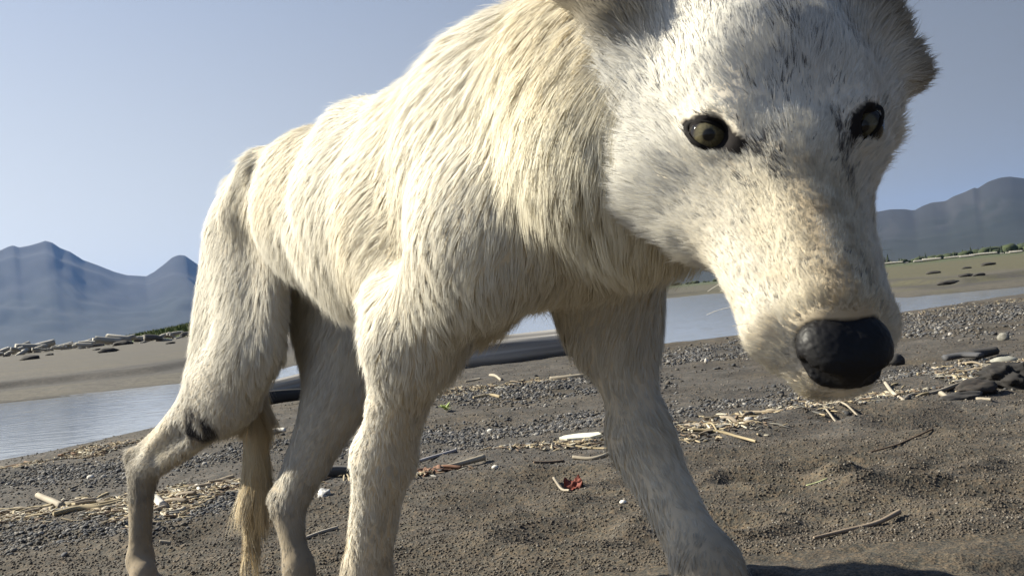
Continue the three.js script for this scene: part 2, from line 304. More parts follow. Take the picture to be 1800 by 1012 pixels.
body.push(bone(at(398, 440, 1.53), at(366, 655, 1.52), 0.048, 0.042, { squash: 0.75, flow: back(-0.45, 0, -0.9), len: 0.026, k: 0.05, coat: 'thigh' }));
const L1 = legs.fr, L2 = legs.fl, H1 = legs.hr, H2 = legs.hl;
const legFlow = (a, b, back_ = 0.25) => b.clone().sub(a).normalize().addScaledVector(FWD, -back_).normalize();
for (const [L, s] of [[L1, 1], [L2, -1]]) {
  body.push(
    bone(L.scap, L.sh, 0.036, 0.056, { squash: 0.75, flow: back(-0.55, 0.1 * s, -0.85), len: 0.022, k: 0.05, ...T('shoulder') }),
    bone(L.sh, L.el, 0.054, 0.035, { squash: 0.85, flow: back(-0.5, 0, -0.9), len: 0.018, k: 0.035, ...T('shoulder') }),
    bone(L.el, L.mid, s > 0 ? 0.034 : 0.030, s > 0 ? 0.0255 : 0.022, { flow: legFlow(L.el, L.mid, 0.35), len: 0.014, k: 0.045, ...T('foreleg') }),
    bone(L.mid, L.ca, s > 0 ? 0.0255 : 0.022, s > 0 ? 0.0215 : 0.019, { flow: legFlow(L.mid, L.ca, 0.35), len: 0.011, k: 0.03, ...T('foreleg') }),
    bone(L.el, L.el.clone().addScaledVector(FWD, -0.045).addScaledVector(UP, 0.03), 0.03, 0.022, { flow: down, len: 0.02, k: 0.04, ...T('foreleg') }),
    bone(L.mid.clone().addScaledVector(FWD, -0.012), L.ca.clone().addScaledVector(FWD, -0.022), 0.02, 0.012, { flow: down, len: 0.014, k: 0.02, ...T('foreleg') }),
    bone(L.ca, foot(L.ca, s > 0 ? -0.005 : 0.03, 0), 0.026, 0.022, { flow: down, len: 0.01, k: 0.02, ...T('leg') }),
    ...paw(foot(L.ca, s > 0 ? 0.01 : 0.045, 0), FWD, 0.022));
}
for (const [L, s] of [[H1, 1], [H2, -1]]) {
  body.push(
    bone(L.hip, L.st, 0.076, 0.066, { squash: 0.62, flow: back(-0.5, 0, -0.9), len: 0.026, k: 0.04, ...T('thigh') }),
    bone(L.hip.clone().addScaledVector(FWD, -0.035), L.gs.clone().addScaledVector(FWD, -0.06), 0.06, 0.05, { squash: 0.7, flow: back(-0.35, 0, -1), len: 0.026, k: 0.04, ...T('thigh') }),
    bone(L.gs, L.ho, 0.05, 0.019, { squash: 0.85, flow: legFlow(L.st, L.ho, 0.1), len: 0.014, k: 0.03, ...T('gaskin') }),
    bone(L.st, L.ho, 0.05, 0.018, { squash: 0.85, flow: legFlow(L.st, L.ho, 0.1), len: 0.012, k: 0.03, ...T('gaskin') }),
    bone(L.gs.clone().addScaledVector(FWD, -0.085), L.heel, 0.028, 0.0085, { flow: legFlow(L.gs, L.heel, 0.05), len: 0.012, k: 0.012, ...T('hock') }),
    bone(L.heel, L.pa, 0.0115, 0.013, { flow: down, len: 0.012, k: 0.02, ...T('hock') }),
    bone(L.ho, L.pa, 0.0175, 0.0155, { flow: down, len: 0.012, k: 0.02, ...T('hock') }),
    bone(L.pa, foot(L.pa, 0.015, 0), 0.021, 0.02, { flow: down, len: 0.006, k: 0.02, ...T('leg') }),
    ...paw(foot(L.pa, 0.03, 0), FWD, 0.02));
}
// the hollow in front of the hip bone
body.push(bone(onPlane(476, 312, 0.086), onPlane(488, 440, 0.118), 0.010, 0.018, { cut: true, k: 0.03 }));
// the hollow between the hamstring tendon and the shin of the trailing leg
body.push(bone(at(306, 768, 1.50), at(262, 806, 1.575), 0.018, 0.013, { cut: true, k: 0.012 }), bone(at(540, 830, 1.325), at(512, 868, 1.37), 0.014, 0.011, { cut: true, k: 0.012 }));
// tail, hanging between the hind legs
const tail = [at(420, 330, 1.55), at(400, 420, 1.60), at(425, 560, 1.58), at(447, 730, 1.52), at(450, 860, 1.5), at(438, 960, 1.49)];
for (let i = 0; i < tail.length - 1; i++) body.push(bone(tail[i], tail[i + 1], [0.026, 0.024, 0.022, 0.021, 0.017][i], [0.024, 0.022, 0.021, 0.017, 0.008][i], { flow: tail[Math.min(i + 2, 5)].clone().sub(tail[i]).normalize(), len: [0.025, 0.04, 0.055, 0.06, 0.065][i], k: 0.02, ...T(i ? 'tail' : 'flank') }));

// --- head, in its own frame: HX to the viewer's right, HY out of the brow, HZ along the muzzle
const HO = at(1383, 207, 0.50);
const toWorld = (x, y, z) => V(x, y, z).transformDirection(camera.matrixWorld);
const HX = toWorld(1, 0.06, -0.035), HZ0 = toWorld(0.15, -0.795, 0.605), HY = new THREE.Vector3().crossVectors(HZ0, HX).normalize(), HZ = new THREE.Vector3().crossVectors(HX, HY).normalize();
const hp = (x, y, z) => HO.clone().addScaledVector(HX, x / 1000).addScaledVector(HY, y / 1000).addScaledVector(HZ, z / 1000);
const hd = (x, y, z) => V(0, 0, 0).addScaledVector(HX, x).addScaledVector(HY, y).addScaledVector(HZ, z).normalize();
const mm = (v) => v / 1000;
const hb = (a, b, ra, rb, o) => bone(hp(...a), hp(...b), mm(ra), mm(rb), { k: 0.02, side: HX, ...o });
const head = [
  hb([0, -22, -95], [0, -14, -45], 60, 50, { flow: hd(0, 0.1, -1), len: 0.018, coat: 'crown', squash: 1.12, k: 0.03 }),
  hb([0, -12, -40], [0, -14, 12], 42, 31, { flow: hd(0, 0.2, -1), len: 0.011, coat: 'brow' }),
  hb([0, -19, 8], [0, -21, 110], 27, 20, { flow: hd(0, 0.12, -1), len: 0.008, coat: 'bridge' }),
  hb([0, -62, -60], [0, -52, 20], 38, 34, { flow: hd(0, -0.4, -1), len: 0.02, coat: 'cheek', k: 0.03 }),
];
const noseBones = [
  hb([0, -22.5, 127], [0, -24.5, 138], 11.2, 11.4, { squash: 1.62, k: 0.01 }), hb([-11, -24, 133], [-9, -27, 141], 9.5, 8, { k: 0.01 }), hb([11, -24, 133], [9, -27, 141], 9.5, 8, { k: 0.01 }),
  hb([0, -31, 136], [0, -41, 137], 9.5, 5, { k: 0.014 }),
];
for (const s of [-1, 1]) head.push(
  hb([s * 28, -4, -16], [s * 33, -2, 4], 22, 15, { flow: hd(s * 0.5, 0.3, -1), len: 0.009, coat: 'brow' }),
  hb([s * 54, -38, -62], [s * 42, -38, -8], 31, 21, { flow: hd(s * 0.55, 0, -1), len: 0.02, coat: 'cheek', k: 0.03 }),
  hb([s * 66, -42, -88], [s * 60, -58, -50], 28, 24, { flow: hd(s * 0.5, -0.3, -1), len: 0.035, coat: 'ruffcheek', k: 0.03 }),
  hb([s * 27, -46, 0], [s * 18, -42, 108], 24, 18.5, { flow: hd(s * 0.25, 0, -1), len: 0.0095, coat: 'muzzle' }),
  hb([s * 13, -46, 108], [s * 8, -47, 132], 18, 12, { flow: hd(s * 0.3, 0, -1), len: 0.006, coat: 'muzzle', k: 0.015 }),
  hb([s * 66, -8, -98], [s * 92, -2, -128], 24, 16, { flow: hd(s * 0.3, 0.2, -1), len: 0.022, coat: 'ear' }),
);
// fluffed cheek on the lit side
head.push(hb([-68, -52, -66], [-57, -58, -10], 25, 21, { flow: hd(-0.6, -0.2, -0.8), len: 0.022, coat: 'cheek', k: 0.03 }), hb([-57, -58, -10], [-41, -58, 22], 21, 17, { flow: hd(-0.4, -0.2, -0.9), len: 0.016, coat: 'cheek', k: 0.03 }));
head.push(hb([68, -20, -84], [97, -34, -72], 17, 11, { flow: hd(0.6, -0.2, -0.7), len: 0.02, coat: 'ear' }));
head.push(hb([0, -80, -10], [0, -66, 96], 20, 11, { flow: hd(0, -0.2, -1), len: 0.007, coat: 'jaw', k: 0.012 }));
head.push(hb([-11, -55, 143], [11, -55, 143], 1.8, 1.8, { cut: true, k: 0.003 }));
const EYES = [[-42, -6, 4], [42, -6, 4]];
for (const e of EYES) head.push(hb([e[0], e[1] + 8, e[2] + 7], [e[0], e[1] + 9, e[2] + 8], 7.5, 7.5, { cut: true, k: 0.008 }));
const T0 = Date.now(), FUR_BODY = 400000, FUR_HEAD = 250000;
// --- coat: colour (linear), density, how much the hairs stand off the skin, clump size in metres and strength, hair width
const COATS = {
  flank: { c: [0.74, 0.695, 0.58], den: 1, lift: 0.2, cs: 0.013, ca: 0.5, w: 0.00058 },
  chest: { c: [0.71, 0.645, 0.50], den: 0.9, lift: 0.2, cs: 0.018, ca: 0.8, w: 0.0008 },
  shoulder: { c: [0.74, 0.70, 0.59], den: 1, lift: 0.2, cs: 0.011, ca: 0.55, w: 0.00058 },
  mane: { c: [0.75, 0.71, 0.61], den: 1, lift: 0.38, cs: 0.010, ca: 0.35, w: 0.00058 },
  ruff: { c: [0.77, 0.715, 0.56], den: 1, lift: 0.34, cs: 0.012, ca: 0.45, w: 0.00058 },
  thigh: { c: [0.72, 0.68, 0.58], den: 1, lift: 0.2, cs: 0.010, ca: 0.55, w: 0.00058 },
  foreleg: { c: [0.71, 0.67, 0.575], den: 1, lift: 0.3, cs: 0.009, ca: 0.55, w: 0.0008 },
  gaskin: { c: [0.568, 0.533, 0.456], den: 1.2, lift: 0.3, cs: 0.008, ca: 0.5, w: 0.0009 },
  hock: { c: [0.310, 0.275, 0.215], den: 1.2, lift: 0.32, cs: 0.006, ca: 0.4, w: 0.0008 },
  leg: { c: [0.327, 0.284, 0.224], den: 0.8, lift: 0.25, cs: 0.006, ca: 0.4, w: 0.0009 },
  tail: { c: [0.671, 0.550, 0.344], den: 1.5, lift: 0.2, cs: 0.014, ca: 0.6, w: 0.001 },
  crown: { c: [0.79, 0.76, 0.68], den: 1, lift: 0.22, cs: 0.007, ca: 0.55, w: 0.0006 },
  brow: { c: [0.79, 0.765, 0.69], den: 1, lift: 0.2, cs: 0.006, ca: 0.5, w: 0.00048 },
  bridge: { c: [0.72, 0.66, 0.52], den: 1.5, lift: 0.5, cs: 0.006, ca: 0.3, w: 0.00042 },
  muzzle: { c: [0.78, 0.735, 0.63], den: 1.5, lift: 0.42, cs: 0.007, ca: 0.3, w: 0.00042 },
  jaw: { c: [0.602, 0.533, 0.413], den: 0.8, lift: 0.2, cs: 0.006, ca: 0.5, w: 0.0005 },
  cheek: { c: [0.80, 0.775, 0.70], den: 1, lift: 0.26, cs: 0.008, ca: 0.55, w: 0.0006 },
  ruffcheek: { c: [0.80, 0.765, 0.68], den: 1, lift: 0.34, cs: 0.011, ca: 0.55, w: 0.00058 },
  ear: { c: [0.224, 0.189, 0.129], den: 1, lift: 0.3, cs: 0.008, ca: 0.4, w: 0.0007 },
};
const EYE_M = EYES.map(e => hp(...e).addScaledVector(camera.position.clone().sub(hp(...e)).normalize(), -0.0032));
const LENS = camera.position;
const spot = (p, c, r) => 1 - smooth(0.45, 1, p.distanceTo(c) / r);
const inHead = (p) => { const d = p.clone().sub(HO); return [d.dot(HX) * 1000, d.dot(HY) * 1000, d.dot(HZ) * 1000]; };
// eye opening measured in the plane across its line of sight: u along the slit towards the nose, v across it
const GAZE = EYES.map((e, i) => LENS.clone().sub(EYE_M[i]).normalize().addScaledVector(HY, 0.1).addScaledVector(HX, i ? 0.12 : -0.1).normalize());
const SLIT = EYES.map((e, i) => { const a = hd(i ? -0.7 : 0.82, 0.05, i ? 0.75 : 0.70); return a.addScaledVector(GAZE[i], -a.dot(GAZE[i])).normalize(); });
const CROSS = EYES.map((e, i) => new THREE.Vector3().crossVectors(GAZE[i], SLIT[i]).normalize());
function slit(p, i) { const d = p.clone().sub(EYE_M[i]); return [d.dot(SLIT[i]) * 1000, d.dot(CROSS[i]) * 1000, d.dot(GAZE[i]) * 1000]; }
// signed measure in mm outside the almond of the lids (negative inside); the corner by the nose is drawn out
function lidEdge(u, v, inner = 17.5) { const du = u > 0 ? u / inner : u / 13.2; const half = 6.8 * Math.pow(Math.max(0, 1 - du * du), u > 0 ? 0.95 : 0.62); return Math.max(Math.abs(v) - half, Math.abs(u) - (u > 0 ? inner : 13.2)); }
const NOSE = hp(0, -22, 137);
const gaskinSpot = at(345, 757, 1.47);
function coatAt(p, n, bones, isHead) {
  let w = 0, len = 0, den = 0, lift = 0, cs = 0, ca = 0, wd = 0; const c = [0, 0, 0], f = V(0, 0, 0);
  for (const q of bones) {
    if (q.cut || !q.coat) continue;
    const d = boneDist(p, q), e = Math.exp(-Math.max(0, d + 0.004) / (isHead ? 0.005 : 0.011)); if (e < 1e-3) continue;
    const K = COATS[q.coat]; w += e; len += e * q.len; den += e * K.den; lift += e * K.lift; cs += e * K.cs; ca += e * K.ca; wd += e * K.w;
    f.addScaledVector(q.flow, e); for (let k = 0; k < 3; k++) c[k] += e * K.c[k];
  }
  if (!w) { w = 1; len = 0.01; c[0] = c[1] = c[2] = 0.5; f.set(0, -1, 0); cs = 0.01; wd = 0.001; }
  len /= w; den /= w; lift /= w; cs /= w; ca /= w; wd /= w; for (let k = 0; k < 3; k++) c[k] /= w; f.normalize();
  let col = c, skin = [c[0] * 0.92, c[1] * 0.86, c[2] * 0.78], dark = 0;
  if (!isHead) {
    const sw = fbm(p.x * 9, p.y * 9, p.z * 9, 2) - 0.5; f.applyAxisAngle(n, sw * 1.3);
    len *= 0.75 + 0.6 * fbm(p.x * 14 + 5, p.y * 14, p.z * 14, 2);
    if (n.y < -0.25) { const t = smooth(-0.25, -0.7, n.y); f.lerp(V(0, -1, 0), t * 0.6).normalize(); lift += 0.2 * t; den *= 1 - 0.3 * t; }
    const tan = smooth(0.52, 0.72, fbm(p.x * 6, p.y * 6 + 9, p.z * 6, 3)); col = mixc(col, [0.72, 0.61, 0.40], 0.4 * tan);
    const g = spot(p, gaskinSpot, 0.062) * smooth(0.35, 0.6, fbm(p.x * 60, p.y * 60, p.z * 60, 2) + 0.1); if (g > 0) { col = mixc(col, [0.06, 0.055, 0.055], g * 0.9); skin = mixc(skin, [0.03, 0.028, 0.03], g); den *= 1 - 0.6 * g; len *= 1 - 0.5 * g; }
    const dirt = smooth(0.30, 0.16, p.y) * smooth(0.42, 0.62, fbm(p.x * 45, p.y * 30, p.z * 45, 3)); col = mixc(col, [0.22, 0.18, 0.13], 0.6 * dirt);
  } else {
    const [x, y, z] = inHead(p), ax = Math.abs(x);
    const nz = fbm(p.x * 90, p.y * 90, p.z * 90, 3), n2 = fbm(p.x * 260, p.y * 260, p.z * 260, 2);
    const st = fbm(x * 0.32, y * 0.1, z * 0.055, 3);
    // dark guard hairs down the middle of the brow, and below the inner corners of the eyes
    dark = smooth(0.46, 0.68, st) * smooth(34, 8, ax) * smooth(30, -5, z) * 0.36;
    dark = Math.max(dark, smooth(0.5, 0.64, nz) * smooth(15, 4, Math.hypot(ax - 20, (z - 34) * 0.6)) * 0.85);
    dark = Math.max(dark, smooth(0.56, 0.7, nz) * smooth(18, 6, Math.hypot(ax - 46, z + 40)) * 0.5);
    { const band = smooth(38, 12, ax + (nz - 0.5) * 18) * smooth(25, -25, z); col = mixc(col, [0.55, 0.545, 0.52], 0.4 * band); }
    if (y > -40 && z > 25) {                                           // caked dirt and rubbed skin along the bridge
      const b = smooth(20, 8, ax + (nz - 0.5) * 22) * smooth(25, 70, z + (n2 - 0.5) * 30);
      col = mixc(col, [0.34, 0.265, 0.155], b * smooth(0.35, 0.62, nz) * 0.75); skin = mixc(skin, [0.40, 0.31, 0.20], b * 0.7); len *= 1 - 0.35 * b; den *= 1 - 0.3 * b;
    }
    const mz = smooth(20, 90, z); col = mixc(col, [0.56, 0.47, 0.32], mz * smooth(0.45, 0.7, nz) * 0.4);
    if (z > 10) dark = Math.max(dark, smooth(0.77, 0.82, n2) * 0.6);
    for (let i = 0; i < 2; i++) { const [u, v, g] = slit(p, i); if (g > -16) { const e = lidEdge(u, v, i ? 13 : 17.5), tear = i ? 9 : Math.max(Math.abs(v + 1) - (4.6 - 0.25 * Math.max(0, u - 12)), Math.abs(u - 14) - 8); const m = Math.min(e, tear); if (m < 7) { const t = smooth(4.6, 2.4, m); skin = mixc(skin, [0.018, 0.016, 0.016], t); den *= smooth(0.2, 2.0, m); len *= mix(0.4, 1, smooth(0, 7, m)); dark = Math.max(dark, 0.97 * smooth(3.6, 1.2, m)); } } }
    if (z > 90) { const dn = field(p, noseBones) * 1000; if (dn < 6) { den *= smooth(-0.5, 1.2, dn); len *= mix(0.45, 1, smooth(0, 6, dn)); skin = mixc(skin, [0.02, 0.018, 0.018], smooth(1.5, 0, dn)); } }
    if (z > 66 && Math.abs(y + 61) < 3) { den *= 0.2; skin = [0.04, 0.03, 0.03]; dark = Math.max(dark, 0.6); }       // the line of the mouth
    if (x > 55 && z < -70) col = mixc(col, [0.42, 0.34, 0.24], 0.5 * smooth(-70, -95, z));
    f.applyAxisAngle(n, (nz - 0.5) * 0.9);
  }
  return { len, den, lift, cs, ca, wd, col, skin, f, dark };
}
// grow hair over a skin: each hair a tapering curved blade, gathered into locks
function growFur(g, bones, isHead, count) {
  const P = g.attributes.position, N = g.attributes.normal, I = g.index.array, nv = P.count, p = V(0, 0, 0), n = V(0, 0, 0);
  const A = [], skin = new Float32Array(nv * 3), seen = new Float32Array(nv);
  for (let i = 0; i < nv; i++) {
    p.fromBufferAttribute(P, i); n.fromBufferAttribute(N, i); const a = coatAt(p, n, bones, isHead); A.push(a);
    skin.set(a.skin, i * 3);
    const v = LENS.clone().sub(p).normalize().dot(n); seen[i] = a.den * (v > -0.35 ? 1 : 0.3) * (p.y < 0.17 ? 0.35 : 1);
  }
  g.setAttribute('color', new THREE.BufferAttribute(skin, 3));
  const nt = I.length / 3, cum = new Float64Array(nt); let tot = 0; const a = V(0, 0, 0), b = V(0, 0, 0), c = V(0, 0, 0);
  for (let t = 0; t < nt; t++) {
    a.fromBufferAttribute(P, I[3 * t]); b.fromBufferAttribute(P, I[3 * t + 1]).sub(a); c.fromBufferAttribute(P, I[3 * t + 2]).sub(a);
    const ar = b.cross(c).length() * 0.5, A0 = A[I[3 * t]]; tot += ar * seen[I[3 * t]] * Math.pow(0.001 / A0.wd, 1.3); cum[t] = tot;
  }
  const pick = () => { const r = rnd() * tot; let lo = 0, hi = nt - 1; while (lo < hi) { const m = (lo + hi) >> 1; cum[m] < r ? lo = m + 1 : hi = m; } return lo; };
  function root() {
    const t = pick(); let u = rnd(), v = rnd(); if (u + v > 1) { u = 1 - u; v = 1 - v; } const w = 1 - u - v, i0 = I[3 * t], i1 = I[3 * t + 1], i2 = I[3 * t + 2];
    const q = V(0, 0, 0), m = V(0, 0, 0), f = V(0, 0, 0);
    for (const [i, k] of [[i0, w], [i1, u], [i2, v]]) { q.x += P.getX(i) * k; q.y += P.getY(i) * k; q.z += P.getZ(i) * k; m.x += N.getX(i) * k; m.y += N.getY(i) * k; m.z += N.getZ(i) * k; f.addScaledVector(A[i].f, k); }
    m.normalize(); const o = { q, n: m, i: w > u && w > v ? i0 : u > v ? i1 : i2 };
    f.addScaledVector(m, -f.dot(m)); if (f.lengthSq() < 1e-6) f.set(0, -1, 0).addScaledVector(m, m.y); o.f = f.normalize(); return o;
  }
  // lock centres, found again through a hash grid
  const cell = isHead ? 0.008 : 0.018, grid = new Map(), key = (x, y, z) => ((Math.floor(x / cell) + 4096) * 8192 + Math.floor(y / cell) + 4096) * 8192 + Math.floor(z / cell) + 4096;
  const nl = Math.round(count / (isHead ? 22 : 26));
  for (let i = 0; i < nl; i++) { const r = root(), k = key(r.q.x, r.q.y, r.q.z); r.l = rr(0.8, 1.2); r.tint = rr(0.88, 1.06); r.bend = rr(-0.5, 0.5); r.raise = rr(0.75, 1.3); (grid.get(k) ?? grid.set(k, []).get(k)).push(r); }
  const pos = [], nor = [], col = [], idx = [], d = V(0, 0, 0), T = V(0, 0, 0), W = V(0, 0, 0), S = V(0, 0, 0), q = V(0, 0, 0), m = V(0, 0, 0), x = V(0, 0, 0);
  for (let s = 0; s < count; s++) {
    const r = root(), K = A[r.i]; if (K.den < 0.02) continue;
    let best = null, bd = K.cs; const kx = Math.floor(r.q.x / cell), ky = Math.floor(r.q.y / cell), kz = Math.floor(r.q.z / cell);
    for (let i = -1; i < 2; i++) for (let j = -1; j < 2; j++) for (let k = -1; k < 2; k++) { const L = grid.get(((kx + i + 4096) * 8192 + ky + j + 4096) * 8192 + kz + k + 4096); if (L) for (const e of L) { const dd = e.q.distanceTo(r.q); if (dd < bd) { bd = dd; best = e; } } }
    const stray = rnd() < 0.09, L = K.len * rr(0.7, 1.12) * (best ? best.l : 1) * (stray ? 1.25 : 1), lift = K.lift * (best ? best.raise : 1) * (stray ? 1.6 : rr(0.8, 1.2));
    d.copy(r.f).addScaledVector(r.n, lift); S.crossVectors(r.n, r.f); d.addScaledVector(S, rr(-0.16, 0.16)).normalize();
    const bend = best ? best.bend : 0, ca = best && !stray ? K.ca : 0, seg = L > 0.02 ? 3 : 2, w0 = K.wd * rr(0.65, 1.25) * (stray ? 0.7 : 1);
    const isDark = rnd() < (K.dark > 0.9 ? K.dark : K.dark * (best && best.tint < 0.98 ? 1.15 : 0.6));
    const tint = (best ? best.tint : 1) * rr(0.92, 1.06), cr = isDark ? 0.11 : Math.min(0.87, K.col[0] * tint), cg = isDark ? 0.105 : Math.min(0.85, K.col[1] * tint), cb = isDark ? 0.10 : Math.min(0.84, K.col[2] * tint);
    const v0 = pos.length / 3; let px = r.q.x, py = r.q.y, pz = r.q.z;
    for (let k = 0; k <= seg; k++) {
      const t = k / seg;
      x.copy(r.q).addScaledVector(r.n, -0.001).addScaledVector(d, L * t).addScaledVector(S, bend * L * t * t * 0.35); x.y -= L * t * t * 0.12;
      x.addScaledVector(r.n, -L * lift * 0.35 * t * t);
      if (ca) { m.copy(best.q).addScaledVector(best.f, L * t).addScaledVector(best.n, L * lift * t * (1 - 0.35 * t)).addScaledVector(S, best.bend * L * t * t * 0.35); m.y -= L * t * t * 0.12; x.lerp(m, ca * Math.pow(t, 1.2)); }
      if (k === 0) T.copy(d); else T.set(x.x - px, x.y - py, x.z - pz).normalize();
      px = x.x; py = x.y; pz = x.z;
      W.crossVectors(T, r.n); if (W.lengthSq() < 1e-8) W.copy(S); W.normalize();
      m.copy(r.n).addScaledVector(T, -0.6 * r.n.dot(T)).addScaledVector(W, rr(-0.2, 0.2)).normalize();
      const hw = w0 * 0.5 * (1 - 0.82 * t * t);
      if (k < seg) { pos.push(x.x - W.x * hw, x.y - W.y * hw, x.z - W.z * hw, x.x + W.x * hw, x.y + W.y * hw, x.z + W.z * hw); nor.push(m.x, m.y, m.z, m.x, m.y, m.z); col.push(cr, cg, cb, cr, cg, cb); }
      else { pos.push(x.x, x.y, x.z); nor.push(m.x, m.y, m.z); col.push(cr, cg, cb); }
    }
    for (let k = 0; k < seg - 1; k++) { const o = v0 + 2 * k; idx.push(o, o + 1, o + 2, o + 1, o + 3, o + 2); }
    const o = v0 + 2 * (seg - 1); idx.push(o, o + 1, o + 2);
  }
  const fg = new THREE.BufferGeometry();
  fg.setAttribute('position', new THREE.Float32BufferAttribute(pos, 3)); fg.setAttribute('normal', new THREE.Float32BufferAttribute(nor, 3)); fg.setAttribute('color', new THREE.Float32BufferAttribute(col, 3)); fg.setIndex(idx);
  return fg;
}
const wolf = new THREE.Group(); wolf.name = numbered('wolf'); scene.add(wolf);
tag(wolf, 'thin white wolf with matted cream coat walking and peering into the lens', 'wolf');
const bodyGeo = polygonise(p => field(p, body), WITHERS.clone().addScaledVector(FWD, -1.05).addScaledVector(SIDE, -0.28).setY(-0.01), FWD, UP, SIDE, [222, 128, 80], 0.0075);
const headGeo = polygonise(p => field(p, head), hp(-135, -135, -190), HX, HY, HZ, [109, 80, 138], 0.0025);
const bodyFur = growFur(bodyGeo, body, false, FUR_BODY), headFur = growFur(headGeo, head, true, FUR_HEAD);
const skinMat = new THREE.MeshPhysicalMaterial({ vertexColors: true, roughness: 0.9, specularIntensity: 0.15 });
const furMat = new THREE.MeshPhysicalMaterial({ vertexColors: true, roughness: 0.8, transmission: 0.16, thickness: 0, side: THREE.DoubleSide });
put('body', mergeGeometries([bodyGeo, headGeo]), skinMat, wolf);
const coat = put('coat', bodyFur, furMat, wolf); coat.userData.kind = 'stuff';
const faceFur = put('face_fur', headFur, furMat, wolf); faceFur.userData.kind = 'stuff';
console.log('fur triangles', bodyFur.index.count / 3, headFur.index.count / 3, Date.now() - T0);

// nose leather
{
  const nb = [...noseBones,
    hb([-10, -27, 153], [-20, -27, 139], 4.8, 2.6, { cut: true, k: 0.004 }), hb([10, -27, 153], [20, -27, 139], 4.8, 2.6, { cut: true, k: 0.004 }),
    hb([0, -8, 160], [0, -60, 148], 1.2, 1.2, { cut: true, k: 0.003 }),
  ];
  const pebble = (p) => (fbm(p.x * 900, p.y * 900, p.z * 900, 2) - 0.5) * 0.0007 + (noise3(p.x * 240, p.y * 240, p.z * 240) - 0.5) * 0.0004;
  const g = polygonise(p => field(p, nb) + pebble(p), hp(-34, -58, 98), HX, HY, HZ, [86, 78, 78], 0.0008);
  put('nose', g, new THREE.MeshPhysicalMaterial({ color: new THREE.Color().setRGB(0.008, 0.0075, 0.008), roughness: 0.5, specularIntensity: 0.45 }), wolf);
}
// eyes
for (let i = 0; i < 2; i++) {
  const R = 0.0118, g = new THREE.SphereGeometry(R, 48, 40), C = new Float32Array(g.attributes.position.count * 3), P = g.attributes.position;
  for (let k = 0; k < P.count; k++) {
    const y = P.getY(k) / R, ang = Math.acos(clamp(y, -1, 1)) * 180 / Math.PI, az = Math.atan2(P.getZ(k), P.getX(k));
    const ray = noise3(Math.cos(az) * 9, Math.sin(az) * 9, ang * 0.12 + i * 7);
    const iris = mixc([0.135, 0.118, 0.066], [0.06, 0.052, 0.03], ray); let c = mixc([0.012, 0.011, 0.01], iris, smooth(15, 18, ang)); c = mixc(c, [0.03, 0.025, 0.02], smooth(38, 44, ang)); c = mixc(c, [0.014, 0.012, 0.011], smooth(44, 50, ang));
    C.set(c, 3 * k);
    const bulge = 1 + 0.06 * smooth(38, 10, ang); P.setXYZ(k, P.getX(k) * bulge, P.getY(k) * bulge, P.getZ(k) * bulge);
  }
  g.setAttribute('color', new THREE.BufferAttribute(C, 3)); g.computeVertexNormals();
  const look = LENS.clone().sub(EYE_M[i]).normalize().addScaledVector(GAZE[i], 0.6).normalize();
  g.applyQuaternion(new THREE.Quaternion().setFromUnitVectors(UP, look)); g.translate(EYE_M[i].x, EYE_M[i].y, EYE_M[i].z);
  const eye = put('eye', g, new THREE.MeshPhysicalMaterial({ vertexColors: true, roughness: 0.9, specularIntensity: 0.05, clearcoat: 0.7, clearcoatRoughness: 0.03 }), wolf);
  // lids: a fold of skin lying on the eyeball round an almond opening, black at the margin
  const lp = [], lc = [], li = [], nA = 56, nK = 3;
  for (let k = 0; k <= nK; k++) for (let q = 0; q < nA; q++) {
    const a = q / nA * 2 * Math.PI, ca = Math.cos(a), sa = Math.sin(a); let u = ca > 0 ? ca * (i ? 12 : 15) : ca * 12, v = (sa > 0 ? 5.4 : 6.2) * Math.sign(sa) * Math.pow(Math.abs(sa), ca > 0 ? 1.35 : 1.05);
    const grow = k * 0.95, L = Math.hypot(u, v); u += u / L * grow; v += v / L * grow;
    const q2 = u * u + v * v, w = q2 < 132 ? Math.sqrt(163 - q2) : 5.57 - (Math.sqrt(q2) - 11.49) * 1.1;
    const lip = (k === 0 ? -0.5 : k === 1 ? 0.4 : 0.3 - 0.5 * (k - 2)) - (i && u < 0 ? 0.5 * k : 0);
    const p = EYE_M[i].clone().addScaledVector(SLIT[i], u / 1000).addScaledVector(CROSS[i], v / 1000).addScaledVector(GAZE[i], (w + lip) / 1000); lp.push(p.x, p.y, p.z);
    lc.push(...mixc([0.010, 0.009, 0.009], [0.30, 0.28, 0.24], smooth(5, 7, k + (fbm(u, v, i, 2) - 0.5) * 2)));
    if (k) { const o = k * nA + q, e = k * nA + (q + 1) % nA, f = o - nA, h = e - nA; li.push(f, h, o, h, e, o); }
  }
  const lid = new THREE.BufferGeometry(); lid.setAttribute('position', new THREE.Float32BufferAttribute(lp, 3)); lid.setAttribute('color', new THREE.Float32BufferAttribute(lc, 3)); lid.setIndex(li); lid.computeVertexNormals();
  put('eyelid', lid, new THREE.MeshPhysicalMaterial({ vertexColors: true, roughness: 0.8, specularIntensity: 0.2, side: THREE.DoubleSide }), wolf);
}

